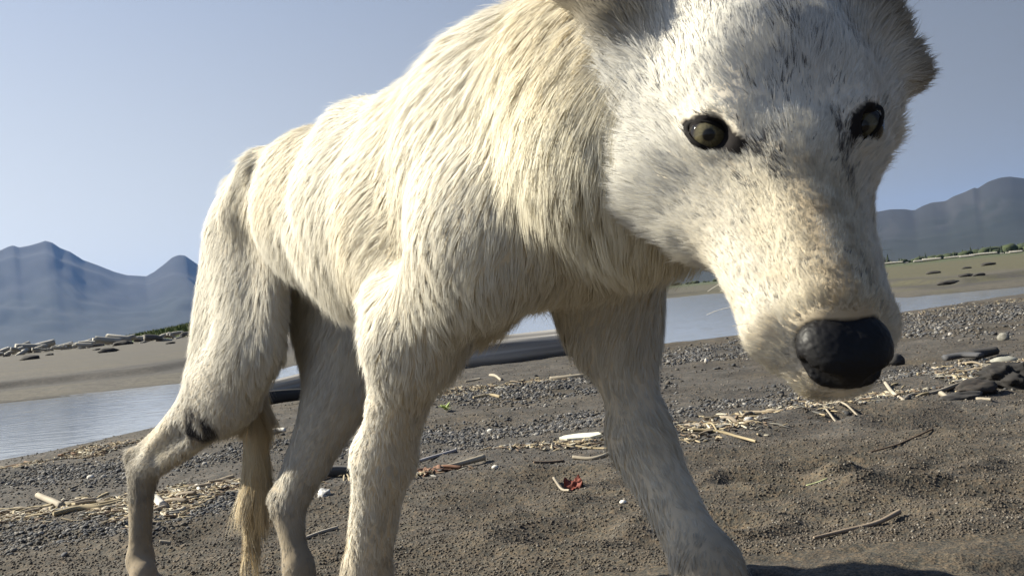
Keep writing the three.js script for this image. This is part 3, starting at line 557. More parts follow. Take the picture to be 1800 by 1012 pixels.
{ // whiskers
  const g = []; for (let i = 0; i < 26; i++) { const sgn = i % 2 ? 1 : -1, z = rr(70, 122), y = rr(-52, -34), a = hp(sgn * (22 + (122 - z) * 0.12), y, z), L = rr(0.012, 0.03), d = hd(sgn * rr(0.7, 1.1), rr(-0.6, 0.1), rr(-0.7, -0.1)); g.push(new THREE.TubeGeometry(new THREE.QuadraticBezierCurve3(a, a.clone().addScaledVector(d, L * 0.55), a.clone().addScaledVector(d, L).add(V(0, -L * 0.25, 0))), 6, 0.00011, 4)); }
  const m = put('whiskers', mergeGeometries(g), new THREE.MeshStandardMaterial({ color: new THREE.Color().setRGB(0.6, 0.57, 0.5), roughness: 0.5 }), wolf); m.userData.kind = 'stuff';
}
// ---------------------------------------------------------------- driftwood, strandline litter, far bank
const ground = (x, z) => groundAt(x, z)[0];
function lie(px, py, lift = 0) { const p = onGround(px, py); p.y = ground(p.x, p.z) + lift; return p; }
const woodMat = new THREE.MeshStandardMaterial({ vertexColors: true, roughness: 0.9 });
// a weathered stem swept along points: furrowed along the grain, tapered, closed at both ends
function sweep(pts, radii, { around = 9, steps = 24, rough = 0.12, tones, sd = 1, flat = 1 }) {
  const curve = pts.length > 2 ? new THREE.CatmullRomCurve3(pts) : new THREE.LineCurve3(pts[0], pts[1]), len = curve.getLength();
  const pos = [], col = [], idx = [], t = V(0, 0, 0), a = V(0, 0, 0), b = V(0, 0, 0);
  for (let i = 0; i <= steps; i++) {
    const u = i / steps, c = curve.getPoint(u); curve.getTangent(u, t); a.set(0, 1, 0).addScaledVector(t, -t.y).normalize(); b.crossVectors(t, a);
    const k = u * (radii.length - 1), k0 = Math.min(radii.length - 2, Math.floor(k)), r = mix(radii[k0], radii[k0 + 1], k - k0);
    for (let j = 0; j < around; j++) {
      const an = j / around * 2 * Math.PI, ca = Math.cos(an), sa = Math.sin(an), g = fbm(ca * 2.2 + sd, sa * 2.2, u * len / r * 0.05 + sd, 3), f = fbm(ca * 6 + sd, sa * 6 + 3, u * len / r * 0.12, 2);
      const R = r * (1 + rough * ((g - 0.5) * 2 + (f - 0.5)));
      pos.push(c.x + (a.x * sa * flat + b.x * ca) * R, c.y + (a.y * sa * flat + b.y * ca) * R, c.z + (a.z * sa * flat + b.z * ca) * R);
      const q = clamp(fbm(ca * 5 + sd, sa * 5 + 8, u * len / r * 0.08 + sd * 3, 3) * 1.8 - 0.4); col.push(...mixc(tones[0], tones[1], q));
    }
  }
  for (let i = 0; i < steps; i++) for (let j = 0; j < around; j++) { const o = i * around, e = o + around, k = (j + 1) % around; idx.push(o + j, o + k, e + j, o + k, e + k, e + j); }
  for (const [i, flip] of [[0, 1], [steps, 0]]) {
    const c = curve.getPoint(i / steps), v = pos.length / 3; pos.push(c.x, c.y, c.z); col.push(...tones[1]);
    for (let j = 0; j < around; j++) { const p = i * around + j, q = i * around + (j + 1) % around; flip ? idx.push(v, q, p) : idx.push(v, p, q); }
  }
  const g = new THREE.BufferGeometry(); g.setAttribute('position', new THREE.Float32BufferAttribute(pos, 3)); g.setAttribute('color', new THREE.Float32BufferAttribute(col, 3)); g.setIndex(idx); g.computeVertexNormals(); return g;
}
const GREYWOOD = [[0.11, 0.10, 0.092], [0.42, 0.40, 0.37]], PALE = [[0.20, 0.17, 0.125], [0.40, 0.35, 0.27]], STRAW = [[0.20, 0.155, 0.085], [0.37, 0.305, 0.19]], DARK = [[0.018, 0.016, 0.015], [0.06, 0.055, 0.05]], BROWN = [[0.07, 0.045, 0.028], [0.16, 0.11, 0.07]], BLEACHED = [[0.42, 0.39, 0.34], [0.72, 0.68, 0.60]];
let sdN = 1;
function stick(name, pts, r0, r1, tones, label, category, group, o = {}) {
  const P = pts.map(([x, y, l = 0]) => lie(x, y, Math.max(r0, r1) * 0.8 + l));
  return tag(put(name, sweep(P, [r0, r1], { around: 7, steps: Math.max(6, pts.length * 5), rough: 0.16, tones, sd: sdN++ * 3.7, ...o }), woodMat), label, category, group);
}
function lump(r, sd, amp, tones, detail = 4, squash = [1, 1, 1]) {
  let g = mergeVertices((() => { const k = new THREE.IcosahedronGeometry(1, detail); k.deleteAttribute('normal'); k.deleteAttribute('uv'); return k; })());
  const P = g.attributes.position, col = [];
  for (let i = 0; i < P.count; i++) { const x = P.getX(i), y = P.getY(i), z = P.getZ(i), n = fbm(x * 1.6 + sd, y * 1.6, z * 1.6 + sd, 4) - 0.5, f = fbm(x * 5 + sd, y * 5, z * 5, 2) - 0.5, k = r * (1 + amp * (2 * n + 0.6 * f)); P.setXYZ(i, x * k * squash[0], y * k * squash[1], z * k * squash[2]); col.push(...mixc(tones[0], tones[1], clamp(f * 2 + 0.5))); }
  g.setAttribute('color', new THREE.Float32BufferAttribute(col, 3)); g.computeVertexNormals(); return g;
}
function stone(name, px, py, r, tones, label, category, squash = [1, 0.65, 1], amp = 0.22, detail = 3, group) {
  const p = lie(px, py, r * squash[1] * 0.55), m = put(name, lump(r, sdN++ * 5.1, amp, tones, detail, squash), woodMat); m.position.copy(p); m.rotation.y = rr(0, 6); return tag(m, label, category, group);
}
// --- the big logs at the water's edge behind the legs
{
  const a = lie(455, 690, 0.09), b = lie(740, 655, 0.10), c = lie(1012, 628, 0.095);
  const log = put('driftwood_log', sweep([a, b, c], [0.075, 0.105, 0.11, 0.10], { around: 48, steps: 120, rough: 0.24, tones: GREYWOOD, sd: 4 }), woodMat);
  tag(log, 'thick furrowed grey driftwood log lying at the water edge behind the front legs', 'log');
  const log2 = put('driftwood_log', sweep([lie(700, 640, 0.07), lie(860, 607, 0.14), lie(1030, 590, 0.16)], [0.05, 0.06, 0.055], { around: 18, steps: 60, rough: 0.16, tones: [[0.16, 0.15, 0.14], [0.42, 0.40, 0.37]], sd: 9 }), woodMat);
  tag(log2, 'thinner pale split log resting behind the thick grey log', 'log');
  stick('waterlogged_branch', [[440, 720, 0.02], [490, 712, 0.02], [545, 704, 0.01]], 0.045, 0.03, DARK, 'dark wet branch on the sand between the hind legs', 'branch', null, { around: 14, steps: 30 });
  stick('dark_driftwood', [[545, 862], [590, 853], [632, 846]], 0.018, 0.013, [[0.05, 0.046, 0.042], [0.13, 0.12, 0.11]], 'dark grey wood piece beside the back of the near foreleg', 'driftwood');
}
// --- single pieces that stand out on the sand
{
  const p = lie(1022, 781, 0.006), sh = new THREE.Shape([[-0.062, 0.004], [-0.05, 0.016], [-0.01, 0.022], [0.055, 0.014], [0.062, -0.004], [0.03, -0.02], [-0.04, -0.012]].map(([x, y]) => new THREE.Vector2(x, y)));
  const g = new THREE.ExtrudeGeometry(sh, { depth: 0.006, bevelEnabled: true, bevelSize: 0.003, bevelThickness: 0.002, bevelSegments: 2 }).rotateX(-Math.PI / 2);
  const chip = put('wood_chip', g, new THREE.MeshStandardMaterial({ color: new THREE.Color().setRGB(0.80, 0.76, 0.60), roughness: 0.8 })); chip.position.copy(p); chip.rotation.set(0.16, -0.1, 0.04);
  tag(chip, 'bright white wood chip lying on the gravel between the front legs', 'wood chip');
}
stick('straw', [[998, 793], [1040, 796], [1085, 799]], 0.0035, 0.003, STRAW, 'straw stalk lying just below the white wood chip', 'straw');
stick('straw', [[1072, 770, 0.02], [1088, 785]], 0.004, 0.004, [[0.35, 0.36, 0.14], [0.5, 0.48, 0.25]], 'short yellow green stalk beside the white wood chip', 'straw');
stick('stick', [[1008, 815], [1045, 816], [1080, 811]], 0.005, 0.004, PALE, 'thin pale stick below the white wood chip and straw', 'stick');
stick('stick', [[772, 838], [812, 830], [853, 822, 0.006]], 0.005, 0.010, PALE, 'tan stick with a thick end right of the near foreleg', 'stick');
stick('stick', [[728, 822], [765, 814], [803, 805]], 0.005, 0.006, [[0.2, 0.19, 0.2], [0.4, 0.38, 0.38]], 'grey stick just above the tan stick by the near foreleg', 'stick');
stick('stick', [[940, 832], [968, 826], [992, 820]], 0.004, 0.005, BROWN, 'short brown stick between tan stick and white wood chip', 'stick');
stone('pebble', 872, 840, 0.009, BLEACHED, 'white pebble at the end of the tan stick', 'pebble');
stone('pebble', 1097, 901, 0.007, [[0.6, 0.58, 0.52], [0.75, 0.72, 0.66]], 'small round white pebble alone on the sand between the front legs', 'pebble');
stone('shell_fragment', 1153, 915, 0.011, [[0.55, 0.5, 0.4], [0.75, 0.7, 0.6]], 'pale shell fragment close to the far foreleg', 'shell', [1.4, 0.3, 0.7]);
stone('pebble', 862, 761, 0.011, BLEACHED, 'pale pebble on the gravel above the tan stick', 'pebble');
stone('pebble', 1243, 644, 0.016, BLEACHED, 'white pebble between the far foreleg and the muzzle', 'pebble', [0.7, 0.9, 0.7]);
stone('pebble', 1530, 915, 0.009, [[0.2, 0.2, 0.19], [0.32, 0.31, 0.3]], 'grey pebble on bare sand above the long twig', 'pebble');
stone('pebble', 1318, 756, 0.014, [[0.3, 0.28, 0.25], [0.5, 0.47, 0.43]], 'pale pebble on the strandline under the muzzle', 'pebble');
stone('rock', 1766, 604, 0.028, [[0.13, 0.12, 0.1], [0.27, 0.255, 0.215]], 'pale pointed rock in the gravel at the right edge', 'rock', [1, 0.9, 1]);
stone('rock', 1768, 644, 0.036, [[0.18, 0.18, 0.15], [0.34, 0.33, 0.28]], 'flat pale rock just above the charred driftwood', 'rock', [1.4, 0.5, 1]);
stone('rock', 1572, 648, 0.045, DARK, 'dark rock half hidden by the nose', 'rock', [1, 0.8, 1]);
stone('charred_driftwood', 1775, 688, 0.08, [[0.006, 0.0055, 0.0055], [0.022, 0.019, 0.017]], 'lumpy charred driftwood stump at the right edge', 'driftwood', [1.15, 0.6, 0.8], 0.75, 9);
stone('charred_driftwood', 1718, 700, 0.055, [[0.012, 0.011, 0.01], [0.05, 0.04, 0.033]], 'small charred wood knot left of the charred stump', 'driftwood', [1.2, 0.5, 0.8], 0.42, 5);
stone('seaweed_clump', 1690, 712, 0.045, DARK, 'dark seaweed clump below the long bent root', 'seaweed', [1.6, 0.4, 0.8], 0.5, 5);
stick('dark_slab', [[1662, 643], [1695, 640], [1728, 641]], 0.03, 0.02, [[0.03, 0.03, 0.032], [0.08, 0.08, 0.085]], 'flat dark wood slab in the gravel right of the nose', 'driftwood', null, { flat: 0.5 });
stick('dark_slab', [[1706, 636], [1728, 632], [1752, 629]], 0.035, 0.028, DARK, 'darker block behind the flat dark slab', 'driftwood', null, { flat: 0.7 });
stick('root', [[1592, 716], [1606, 706], [1640, 700], [1690, 690], [1720, 683, 0.02]], 0.008, 0.007, [[0.10, 0.085, 0.065], [0.24, 0.21, 0.17]], 'long bent grey root running to the charred stump', 'root');
stick('stick', [[1558, 683], [1572, 700], [1592, 718]], 0.006, 0.007, [[0.25, 0.21, 0.16], [0.42, 0.37, 0.29]], 'pale straight stick meeting the bent root', 'stick');
stick('stick', [[1656, 704], [1676, 712], [1680, 708]], 0.009, 0.006, PALE, 'bright hooked wood splinter below the charred knot', 'stick');
stick('stick', [[1686, 708], [1712, 711], [1745, 716]], 0.008, 0.004, PALE, 'pale tapering splinter pointing right below the charred stump', 'stick');
stick('straw', [[1426, 717], [1448, 733], [1472, 749]], 0.0036, 0.003, PALE, 'pale stalk slanting down below the chin, nearer the muzzle', 'straw');
stick('straw', [[1446, 724], [1482, 732], [1518, 748]], 0.0034, 0.003, PALE, 'pale stalk crossing beside the slanting one below the chin', 'straw');
stick('straw', [[1486, 742], [1508, 750]], 0.003, 0.003, PALE, 'short pale stalk under the crossing stalks', 'straw');
stick('straw', [[1214, 771], [1262, 770], [1296, 774], [1330, 781]], 0.0045, 0.004, STRAW, 'long straw right beside the far foreleg', 'straw');
stick('straw', [[1262, 770, 0.004], [1252, 764, 0.01], [1236, 761, 0.004]], 0.003, 0.003, STRAW, 'short straw forking off the long straw', 'straw');
stick('straw', [[1205, 741], [1240, 742]], 0.004, 0.004, STRAW, 'straw bit above the long straw by the foreleg', 'straw');
stick('twig', [[1434, 970], [1490, 958], [1545, 947], [1586, 934, 0.004]], 0.003, 0.0045, [[0.16, 0.12, 0.085], [0.28, 0.22, 0.16]], 'long thin brown twig on bare sand near the frame bottom', 'twig');
stick('twig', [[1530, 805], [1575, 794], [1600, 784], [1642, 770]], 0.002, 0.0025, BROWN, 'fine dark twig on sand right of the muzzle', 'twig');
stick('leaf_sliver', [[1420, 867], [1438, 864], [1456, 860]], 0.0035, 0.002, [[0.22, 0.24, 0.10], [0.4, 0.42, 0.22]], 'yellow green leaf sliver on the sand below the muzzle', 'leaf', null, { flat: 0.4 });
stick('twig', [[1108, 668], [1130, 671]], 0.008, 0.006, BROWN, 'short twig hidden beside the far foreleg', 'twig');
stick('branch', [[968, 676], [1000, 674], [1032, 671]], 0.012, 0.011, PALE, 'pale branch piece with a knob touching the far foreleg', 'branch');
stone('knob', 976, 675, 0.016, BLEACHED, 'white knobbly pebble at the end of the pale branch piece', 'pebble');
stick('branch', [[862, 664], [872, 670], [882, 674]], 0.009, 0.008, PALE, 'short bent pale branch below the grey log', 'branch');
stick('branch', [[818, 676], [835, 674], [846, 673]], 0.006, 0.006, PALE, 'thin pale stick below the left end of the log', 'branch');
stick('branch', [[833, 708], [862, 703], [880, 706]], 0.008, 0.008, STRAW, 'straw coloured branch at the foot of the litter line', 'branch');
stick('stick', [[470, 771], [486, 768], [502, 767]], 0.012, 0.009, BLEACHED, 'bright chip beside the tail', 'stick');
stick('stick', [[538, 957], [565, 948], [594, 940]], 0.004, 0.004, [[0.25, 0.22, 0.18], [0.4, 0.36, 0.3]], 'thin grey stick between left hind foot and near foreleg', 'stick');
stone('crumpled_leaf', 571, 888, 0.02, [[0.3, 0.3, 0.29], [0.62, 0.6, 0.57]], 'crumpled pale leaf behind the near foreleg', 'leaf', [1.1, 0.6, 0.8], 0.55, 4);
stick('branch', [[66, 880], [84, 888], [108, 896]], 0.009, 0.011, PALE, 'stubby pale branch in the strandline left of the hind leg', 'branch');
stick('branch', [[0, 908], [55, 900], [120, 893], [160, 901], [214, 893]], 0.006, 0.007, STRAW, 'long tan branch running through the left strandline', 'branch');
stick('branch', [[95, 922], [140, 911], [180, 908], [214, 898]], 0.007, 0.008, STRAW, 'curved tan branch reaching the near hind foot', 'branch');
stick('stick', [[122, 868], [160, 857]], 0.003, 0.003, PALE, 'thin pale stick above the left strandline', 'stick');
stone('pebble', 159, 847, 0.012, BLEACHED, 'white pebble above the left strandline', 'pebble');
stick('stick', [[272, 897], [288, 907]], 0.010, 0.012, BLEACHED, 'white splinter just right of the near hind foot', 'stick');
stick('stick', [[346, 872], [352, 882]], 0.008, 0.006, BLEACHED, 'upright white splinter in the litter left of the tail', 'stick');
stick('stick', [[292, 921], [318, 912], [323, 908]], 0.007, 0.008, PALE, 'pale broken stick below the litter left of the tail', 'stick');
stick('stick', [[280, 965], [300, 962]], 0.006, 0.006, PALE, 'short pale stick near the bottom beside the near hind foot', 'stick');
// red leaf with its twig
{
  const p = lie(1010, 868, 0.012), g = new THREE.PlaneGeometry(0.045, 0.04, 10, 10), P = g.attributes.position;
  for (let i = 0; i < P.count; i++) { const x = P.getX(i), y = P.getY(i), k = 1 - 0.35 * Math.pow(Math.abs(y) / 0.02, 2); P.setXYZ(i, x * k, y, (fbm(x * 90, y * 90, 3, 3) - 0.5) * 0.045); }
  g.computeVertexNormals(); g.rotateX(-1.1);
  const leaf = put('red_leaf', g, new THREE.MeshStandardMaterial({ color: new THREE.Color().setRGB(0.16, 0.035, 0.02), roughness: 0.8, side: THREE.DoubleSide })); leaf.position.copy(p);
  tag(leaf, 'crumpled dark red leaf on the sand between the front legs', 'leaf');
  stick('twig', [[975, 858, 0.008], [988, 867, 0.004], [1002, 876, 0.004]], 0.0035, 0.0025, PALE, 'pale twig touching the red leaf', 'twig');
}
{ // a seedling in the sand
  const o = new THREE.Group(); o.name = numbered('seedling'); scene.add(o); o.position.copy(lie(784, 730)); tag(o, 'tiny yellow green seedling right of the near foreleg', 'seedling');
  const lm = new THREE.MeshStandardMaterial({ color: new THREE.Color().setRGB(0.20, 0.26, 0.05), roughness: 0.7, side: THREE.DoubleSide });
  for (let i = 0; i < 9; i++) { const g = new THREE.SphereGeometry(0.016, 8, 6); g.scale(1, 0.12, 0.55); g.translate(0.016, 0, 0); const m = put('leaf', g, lm, o); m.rotation.set(0, i * 2.4, rr(0.3, 1.1)); m.position.y = rr(0.005, 0.03); }
}
// --- strandline bits that can be told apart but not named one by one
const BITS = [
  { line: [[-20, 925], [60, 905], [130, 898], [212, 905]], w: 0.16, n: 46, label: 'small bleached wood bit in the strandline left of the near hind foot', group: 'strandline bits left of the hind foot' },
  { line: [[275, 915], [330, 880], [405, 872]], w: 0.14, n: 30, label: 'small wood bit in the strandline between the near hind foot and the tail', group: 'strandline bits between hind foot and tail' },
  { line: [[740, 850], [765, 842], [790, 838]], w: 0.06, n: 14, label: 'red brown bark bit piled at the tan stick end', group: 'bark bits by the tan stick', tones: [[0.09, 0.035, 0.02], [0.22, 0.12, 0.07]] },
  { line: [[850, 690], [900, 680], [965, 672]], w: 0.22, n: 34, label: 'wood crumb in the litter line below the grey log', group: 'litter line crumbs below the log' },
  { line: [[1215, 768], [1300, 752], [1420, 722]], w: 0.14, n: 26, label: 'small stalk on the gravel strandline under the muzzle', group: 'stalks under the muzzle' },
  { line: [[1590, 700], [1660, 665], [1800, 640]], w: 0.35, n: 44, label: 'pale stick bit in the gravel right of the nose', group: 'stick bits right of the nose' },
  { line: [[20, 800], [120, 775], [230, 752]].map(([x, y]) => [x, y + 26]), w: 0.13, n: 24, label: 'reddish wood bit along the left water edge', group: 'wood bits along the left water edge', tones: [[0.12, 0.06, 0.035], [0.26, 0.17, 0.10]] },
];
for (const B of BITS) {
  const line = B.line.map(([x, y]) => onGround(x, y));
  const shapes = [0, 1, 2].map(k => { const L = [0.028, 0.042, 0.06][k]; return sweep([V(-L / 2, 0, 0), V(0, 0.002 * k, 0.004 * (k - 1)), V(L / 2, 0, 0)], [0.0042, 0.0036 + 0.001 * k], { around: 6, steps: 6, rough: 0.25, tones: B.tones ?? [PALE, STRAW, [[0.14, 0.11, 0.08], [0.34, 0.28, 0.2]]][k], sd: sdN++ * 2.3, flat: 0.7 }); });
  for (let i = 0; i < B.n; i++) {
    const k = rnd() * (line.length - 1), k0 = Math.floor(k), p = line[k0].clone().lerp(line[k0 + 1], k - k0); p.x += (rnd() + rnd() - 1) * B.w * 0.5; p.z += (rnd() + rnd() - 1) * B.w; p.y = ground(p.x, p.z) + 0.004;
    const m = put('driftwood_bit', shapes[Math.floor(rnd() * 3)], woodMat); m.position.copy(p); m.rotation.set(rr(-0.1, 0.1), rr(-0.9, 0.9) + (rnd() < 0.3 ? 1.2 : 0), rr(-0.2, 0.2)); m.scale.setScalar(rr(0.7, 1.5)); tag(m, B.label, 'driftwood', B.group);
  }
}
// --- gravel, chaff and sand crumbs: past counting
function scatter(name, geo, mat, list) {
  const im = new THREE.InstancedMesh(geo, mat, list.length), o = new THREE.Object3D(), c = new THREE.Color(); im.name = numbered(name); im.castShadow = im.receiveShadow = true; im.userData.kind = 'stuff';
  list.forEach((e, i) => { o.position.copy(e.p); o.rotation.set(...e.r); o.scale.set(...e.s); o.updateMatrix(); im.setMatrixAt(i, o.matrix); im.setColorAt(i, c.setRGB(...e.c)); });
  scene.add(im); return im;
}
function bandPoints(line, w, n, f) {
  const P = line.map(([x, y]) => onGround(x, y)), out = []; let total = 0; const L = []; for (let i = 0; i < P.length - 1; i++) { L.push(P[i].distanceTo(P[i + 1])); total += L[i]; }
  for (let k = 0; k < n; k++) {
    let s = rnd() * total, i = 0; while (i < L.length - 1 && s > L[i]) { s -= L[i]; i++; }
    const p = P[i].clone().lerp(P[i + 1], clamp(s / L[i])); p.x += (rnd() - 0.5) * 0.2; p.z += (rnd() + rnd() + rnd() - 1.5) * w;
    const q = fbm(p.x * 5, 3, p.z * 5, 2); if (rnd() > smooth(0.25, 0.6, q)) continue;
    const [h, d] = groundAt(p.x, p.z); if (d < 0.01) continue; p.y = h; out.push(f(p));
  }
  return out;
}
const plainMat = new THREE.MeshStandardMaterial({ color: 0xffffff, roughness: 0.85 });
const plainGeo = (g) => { g.deleteAttribute('color'); return g; };
const pebbleGeo = [0, 1, 2].map(k => plainGeo(lump(1, 30 + k * 7, 0.28, PALE, 1, [1, 0.62, 0.8])));
const rock = () => { const t = rnd(), b = rr(0.6, 1.5); return t < 0.55 ? [0.060 * b, 0.060 * b, 0.062 * b] : t < 0.85 ? [0.085 * b, 0.072 * b, 0.056 * b] : t < 0.95 ? [0.15 * b, 0.14 * b, 0.125 * b] : [0.3, 0.28, 0.25]; };
const stoneAt = (a, b) => (p) => { const s = rr(a, b) * (rnd() < 0.12 ? 1.7 : 1); p.y += s * 0.2; return { p, r: [rr(-0.4, 0.4), rr(0, 6.3), rr(-0.4, 0.4)], s: [s, s * rr(0.7, 1.1), s], c: rock() }; };
const GRAVEL = [
  [[[560, 800], [720, 778], [900, 770], [1080, 745], [1180, 730]], 0.28, 12000, 0.0028, 0.006], [[[1160, 742], [1300, 728], [1440, 700], [1600, 682], [1800, 648]], 0.35, 16000, 0.0028, 0.007],
  [[[1560, 590], [1700, 565], [1830, 540]], 1.1, 8000, 0.004, 0.011], [[[1180, 640], [1280, 620], [1400, 605]], 0.7, 6000, 0.004, 0.009], [[[0, 850], [120, 838], [230, 835], [420, 800], [560, 770]], 0.28, 9000, 0.0025, 0.006],
  [[[0, 950], [140, 940], [260, 930], [420, 880]], 0.2, 5000, 0.002, 0.005], [[[600, 720], [800, 700], [1000, 690], [1150, 668]], 0.5, 9000, 0.0035, 0.008],
];
const stones = [[], [], []]; for (const [l, w, n, a, b] of GRAVEL) for (const e of bandPoints(l, w, n, stoneAt(a, b))) stones[Math.floor(rnd() * 3)].push(e);
stones.forEach((s, i) => tag(scatter('gravel', pebbleGeo[i], plainMat, s), ['dark grey beach gravel scattered in bands on the black sand', 'blue grey rounded gravel mixed into the bands of beach stones', 'brown and grey gravel mixed into the bands of beach stones'][i], 'gravel'));
const chaff = []; const CH = [[[[-20, 925], [60, 905], [130, 900], [212, 905]], 0.12, 3200], [[[270, 920], [330, 880], [410, 870]], 0.10, 2000], [[[600, 862], [680, 856], [790, 840]], 0.05, 350], [[[760, 700], [850, 690], [920, 680], [1030, 668]], 0.16, 1600], [[[1190, 775], [1300, 756], [1420, 725], [1600, 690], [1800, 645]], 0.2, 3000], [[[0, 832], [120, 806], [230, 782]], 0.10, 1800], [[[900, 800], [1040, 790], [1100, 780]], 0.07, 220], [[[1590, 560], [1800, 530]], 0.3, 300]];
const chaffCol = () => { const t = rnd(), b = rr(0.6, 1.2); return t < 0.4 ? [0.36 * b, 0.29 * b, 0.18 * b] : t < 0.7 ? [0.16 * b, 0.11 * b, 0.07 * b] : t < 0.85 ? [0.20 * b, 0.19 * b, 0.17 * b] : [0.55 * b, 0.5 * b, 0.38 * b]; };
for (const [l, w, n] of CH) chaff.push(...bandPoints(l, w, n, (p) => { p.y += rr(0.001, 0.006); return { p, r: [rr(-0.25, 0.25), rr(0, 6.3), rr(-0.25, 0.25)], s: [rr(0.008, 0.024), rr(0.0012, 0.003), rr(0.0016, 0.004)], c: chaffCol() }; }));
tag(scatter('plant_litter', plainGeo(lump(1, 77, 0.2, PALE, 1)), plainMat, chaff), 'straw chaff and wood crumbs along the strandlines', 'litter');
const crumbs = []; for (let i = 0; i < 36000; i++) { const px = rr(-40, 1840), py = 620 + 420 * Math.pow(rnd(), 0.6) - (px - 900) * 0.09, p = onGround(px, py); const r = Math.hypot(p.x, p.z); if (r > 7) continue; const [h, d] = groundAt(p.x, p.z); if (d < 0.05) continue; const s = rr(0.0012, 0.0032) * (0.6 + r * 0.25), b = rr(0.5, 1.7); p.y = h; crumbs.push({ p, r: [rr(0, 3), rr(0, 6), rr(0, 3)], s: [s, s * 0.8, s], c: rnd() < 0.05 ? [0.2, 0.18, 0.15] : [0.068 * b, 0.055 * b, 0.041 * b] }); }
tag(scatter('sand_crumbs', plainGeo(lump(1, 55, 0.3, PALE, 0)), plainMat, crumbs), 'coarse dark sand grains and crumbs on the beach', 'sand');
// --- far bank: driftwood along the high-water line, a grassy dune, lumps on the flats, trees
const farGround = (px, d) => { const q = at(px, 506, 1).sub(camera.position); q.y = 0; q.normalize(); const x = q.x * d, z = q.z * d; return V(x, ground(x, z), z); };
const bleachedGeo = [0, 1, 2, 3].map(k => sweep([V(-0.5, 0, 0), V(0, 0.02 * (k - 1), 0.03), V(0.5, 0, 0)], [[0.13, 0.14, 0.11], [0.19, 0.17, 0.13], [0.10, 0.11, 0.09], [0.2, 0.17, 0.14]][k], { around: 9, steps: 10, rough: 0.22, tones: k === 3 ? [[0.05, 0.046, 0.04], [0.22, 0.2, 0.18]] : [[0.24, 0.225, 0.195], [0.50, 0.47, 0.41]], sd: 60 + k * 4 }));
const farLog = (px, d, len, k, yaw, tilt, label, group, lift = 0) => { const m = put('driftwood_log', bleachedGeo[k], woodMat); m.position.copy(farGround(px, d)); m.position.y += 0.11 * len * 0.6 + lift; const b = Math.atan2(m.position.x, -m.position.z); m.rotation.set(0, -b + yaw, tilt); m.scale.set(len, Math.min(len, 1.5) * 0.9, Math.min(len, 1.5) * 0.9); return tag(m, label, 'log', group); };
for (let i = 0; i < 78; i++) { const px = -25 + i * 4.6 + rr(-6, 6); farLog(px, rr(50, 64), rr(0.4, 1.0) * (rnd() < 0.15 ? 1.8 : 1), Math.floor(rnd() * 3.35), rr(-0.5, 0.5) + (rnd() < 0.25 ? 1.1 : 0), rr(-0.3, 0.3), 'bleached driftwood log heaped along the far bank below the left mountain', 'driftwood heap on the far left bank', rr(0, 0.26)); }
for (const [a, b] of [[1556, 1590], [1595, 1602], [1613, 1631], [1630, 1658], [1669, 1698], [1696, 1718], [1716, 1755], [1762, 1771], [1776, 1786], [1784, 1803]]) farLog((a + b) / 2, 150, (b - a) / FOCAL * 150, Math.floor(rnd() * 3), rr(-0.15, 0.15), 0, 'bleached driftwood log on the far bank below the right mountain', 'driftwood on the far right bank', 0.2);
for (const [px, d, s, w] of [[40, 31, 0.22, 'leftmost dark driftwood lump on the grey flats'], [178, 30, 0.2, 'dark driftwood lump on the grey flats, nearest the dark bank'], [76, 36, 0.1, 'tiny dark lump right of the leftmost lump on the grey flats'], [160, 40, 0.12, 'small dark lump midway across the grey flats'], [290, 34, 0.12, 'small dark lump on the flats close to the wolf thigh'], [205, 48, 0.35, 'largest dark stump just below the bleached driftwood heap']]) { const m = put('driftwood_stump', lump(s, sdN++ * 3.3, 0.4, DARK, 3, [1.4, 0.45, 0.8]), woodMat); m.position.copy(farGround(px, d)); m.position.y += s * 0.2; tag(m, w, 'driftwood', 'dark lumps on the left flats'); }
for (const [px, d, s, w] of [[1645, 26, 0.12, 'dark lump on the olive flats, nearest the muzzle'], [1704, 30, 0.1, 'dark lump in the middle of the olive flats'], [1742, 33, 0.16, 'dark lump farthest right on the olive flats'], [1668, 17, 0.12, 'flat dark lump on the grey far shore, longest of three'], [1700, 18.5, 0.1, 'middle dark lump of three on the grey far shore'], [1724, 18, 0.08, 'smallest dark lump of three on the grey far shore']]) { const m = put('driftwood_stump', lump(s, sdN++ * 3.3, 0.4, DARK, 3, [1.5, 0.4, 0.8]), woodMat); m.position.copy(farGround(px, d)); m.position.y += s * 0.2; tag(m, w, 'driftwood', 'dark lumps on the right flats'); }
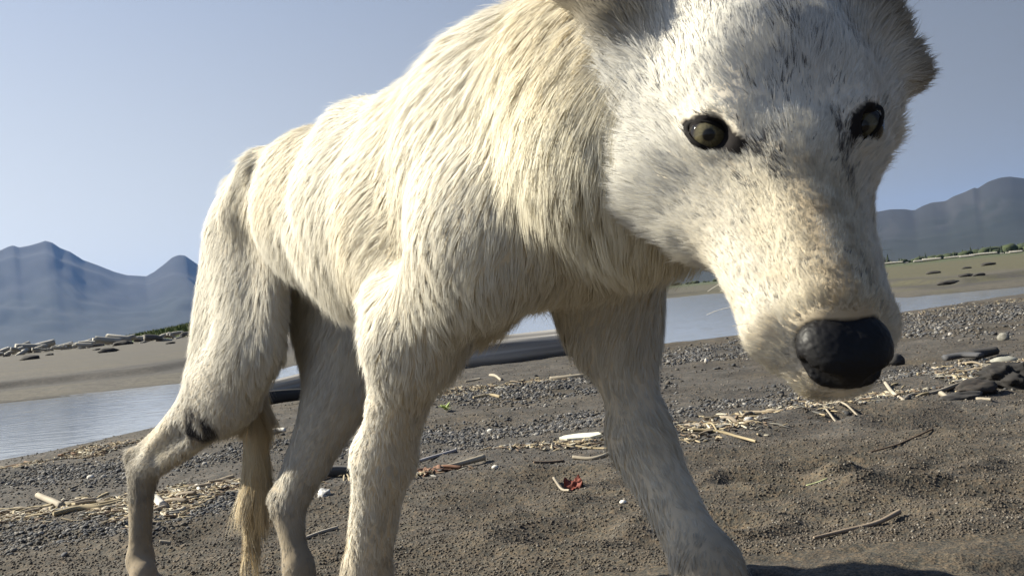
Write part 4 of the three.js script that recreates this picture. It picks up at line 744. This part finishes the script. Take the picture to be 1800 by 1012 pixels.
{ // dune with beach grass behind the left driftwood
  const pos = [], idx = [], n = 60, rws = 16; const hgt = (u, v) => 1.25 * Math.pow(Math.sin(Math.PI * clamp(v)), 0.8) * smooth(0, 0.55, u) * (0.8 + 0.4 * fbm(u * 9, 2, v * 3, 3)) * smooth(1, 0.9, u);
  const place = (u, v) => { const p = farGround(mix(140, 760, u), mix(68, 90, v)); p.y += hgt(u, v) - 0.03; return p; };
  for (let i = 0; i <= n; i++) for (let j = 0; j <= rws; j++) { const p = place(i / n, j / rws); pos.push(p.x, p.y, p.z); if (i && j) { const o = i * (rws + 1) + j, e = o - 1, f = o - rws - 1, q = f - 1; idx.push(q, f, e, e, f, o); } }
  const g = new THREE.BufferGeometry(); g.setAttribute('position', new THREE.Float32BufferAttribute(pos, 3)); g.setIndex(idx); g.computeVertexNormals();
  tag(put('dune', g, new THREE.MeshStandardMaterial({ color: new THREE.Color().setRGB(0.06, 0.08, 0.022), roughness: 1 })), null, null, null, 'structure');
  const blade = new THREE.BufferGeometry(); blade.setAttribute('position', new THREE.Float32BufferAttribute([-0.02, 0, 0, 0.02, 0, 0, 0.05, 0.5, 0.02, 0.0, 0.3, 0.01], 3)); blade.setIndex([0, 1, 3, 1, 2, 3]); blade.computeVertexNormals();
  const L = []; for (let i = 0; i < 9000; i++) { const u = Math.pow(rnd(), 0.8), v = rnd(), p = place(u * 0.6, v); if (hgt(u * 0.6, v) < 0.1) continue; const b = rr(0.6, 1.4); L.push({ p, r: [0, rr(0, 6.3), rr(-0.3, 0.3)], s: [rr(1, 2.2), rr(0.5, 1.1), 1], c: [0.085 * b, 0.11 * b, 0.03 * b] }); }
  tag(scatter('grass', blade, new THREE.MeshStandardMaterial({ color: 0xffffff, roughness: 0.9, side: THREE.DoubleSide }), L), 'green beach grass on the dune behind the left driftwood', 'grass');
}
{ // the wood at the foot of the right mountain
  const parts = [];
  for (let i = 0; i < 230; i++) {
    const px = rr(1180, 1900), d = rr(380, 520), h = rr(0.7, 2.0) * (0.5 + smooth(1500, 1850, px)), g = lump(h, i * 1.7, 0.3, [[0.02, 0.03, 0.014], [0.05, 0.065, 0.025]], 2, [rr(1, 1.8), 0.8, 1]); const p = farGround(px, d); g.translate(p.x, p.y + h * 0.5, p.z); parts.push(g);
  }
  for (let i = 0; i < 34; i++) {
    const px = rr(1540, 1840), d = rr(360, 480), h = rr(2, 4.2), p = farGround(px, d), g = new THREE.ConeGeometry(h * 0.2, h, 9, 7); g.deleteAttribute('uv'); const P = g.attributes.position, c = [];
    for (let k = 0; k < P.count; k++) { const q = 0.6 + 0.8 * hash3(k, i, 2); P.setX(k, P.getX(k) * q); P.setZ(k, P.getZ(k) * q); c.push(0.018, 0.028, 0.014); }
    g.setAttribute('color', new THREE.Float32BufferAttribute(c, 3)); g.computeVertexNormals(); g.translate(p.x, p.y + h / 2, p.z); parts.push(g);
  }
  tag(put('far_wood', mergeGeometries(parts), new THREE.MeshStandardMaterial({ vertexColors: true, roughness: 1 })), 'dark band of alder and spruce at the foot of the right mountain', 'trees', null, 'stuff');
}
renderer.render(scene, camera);
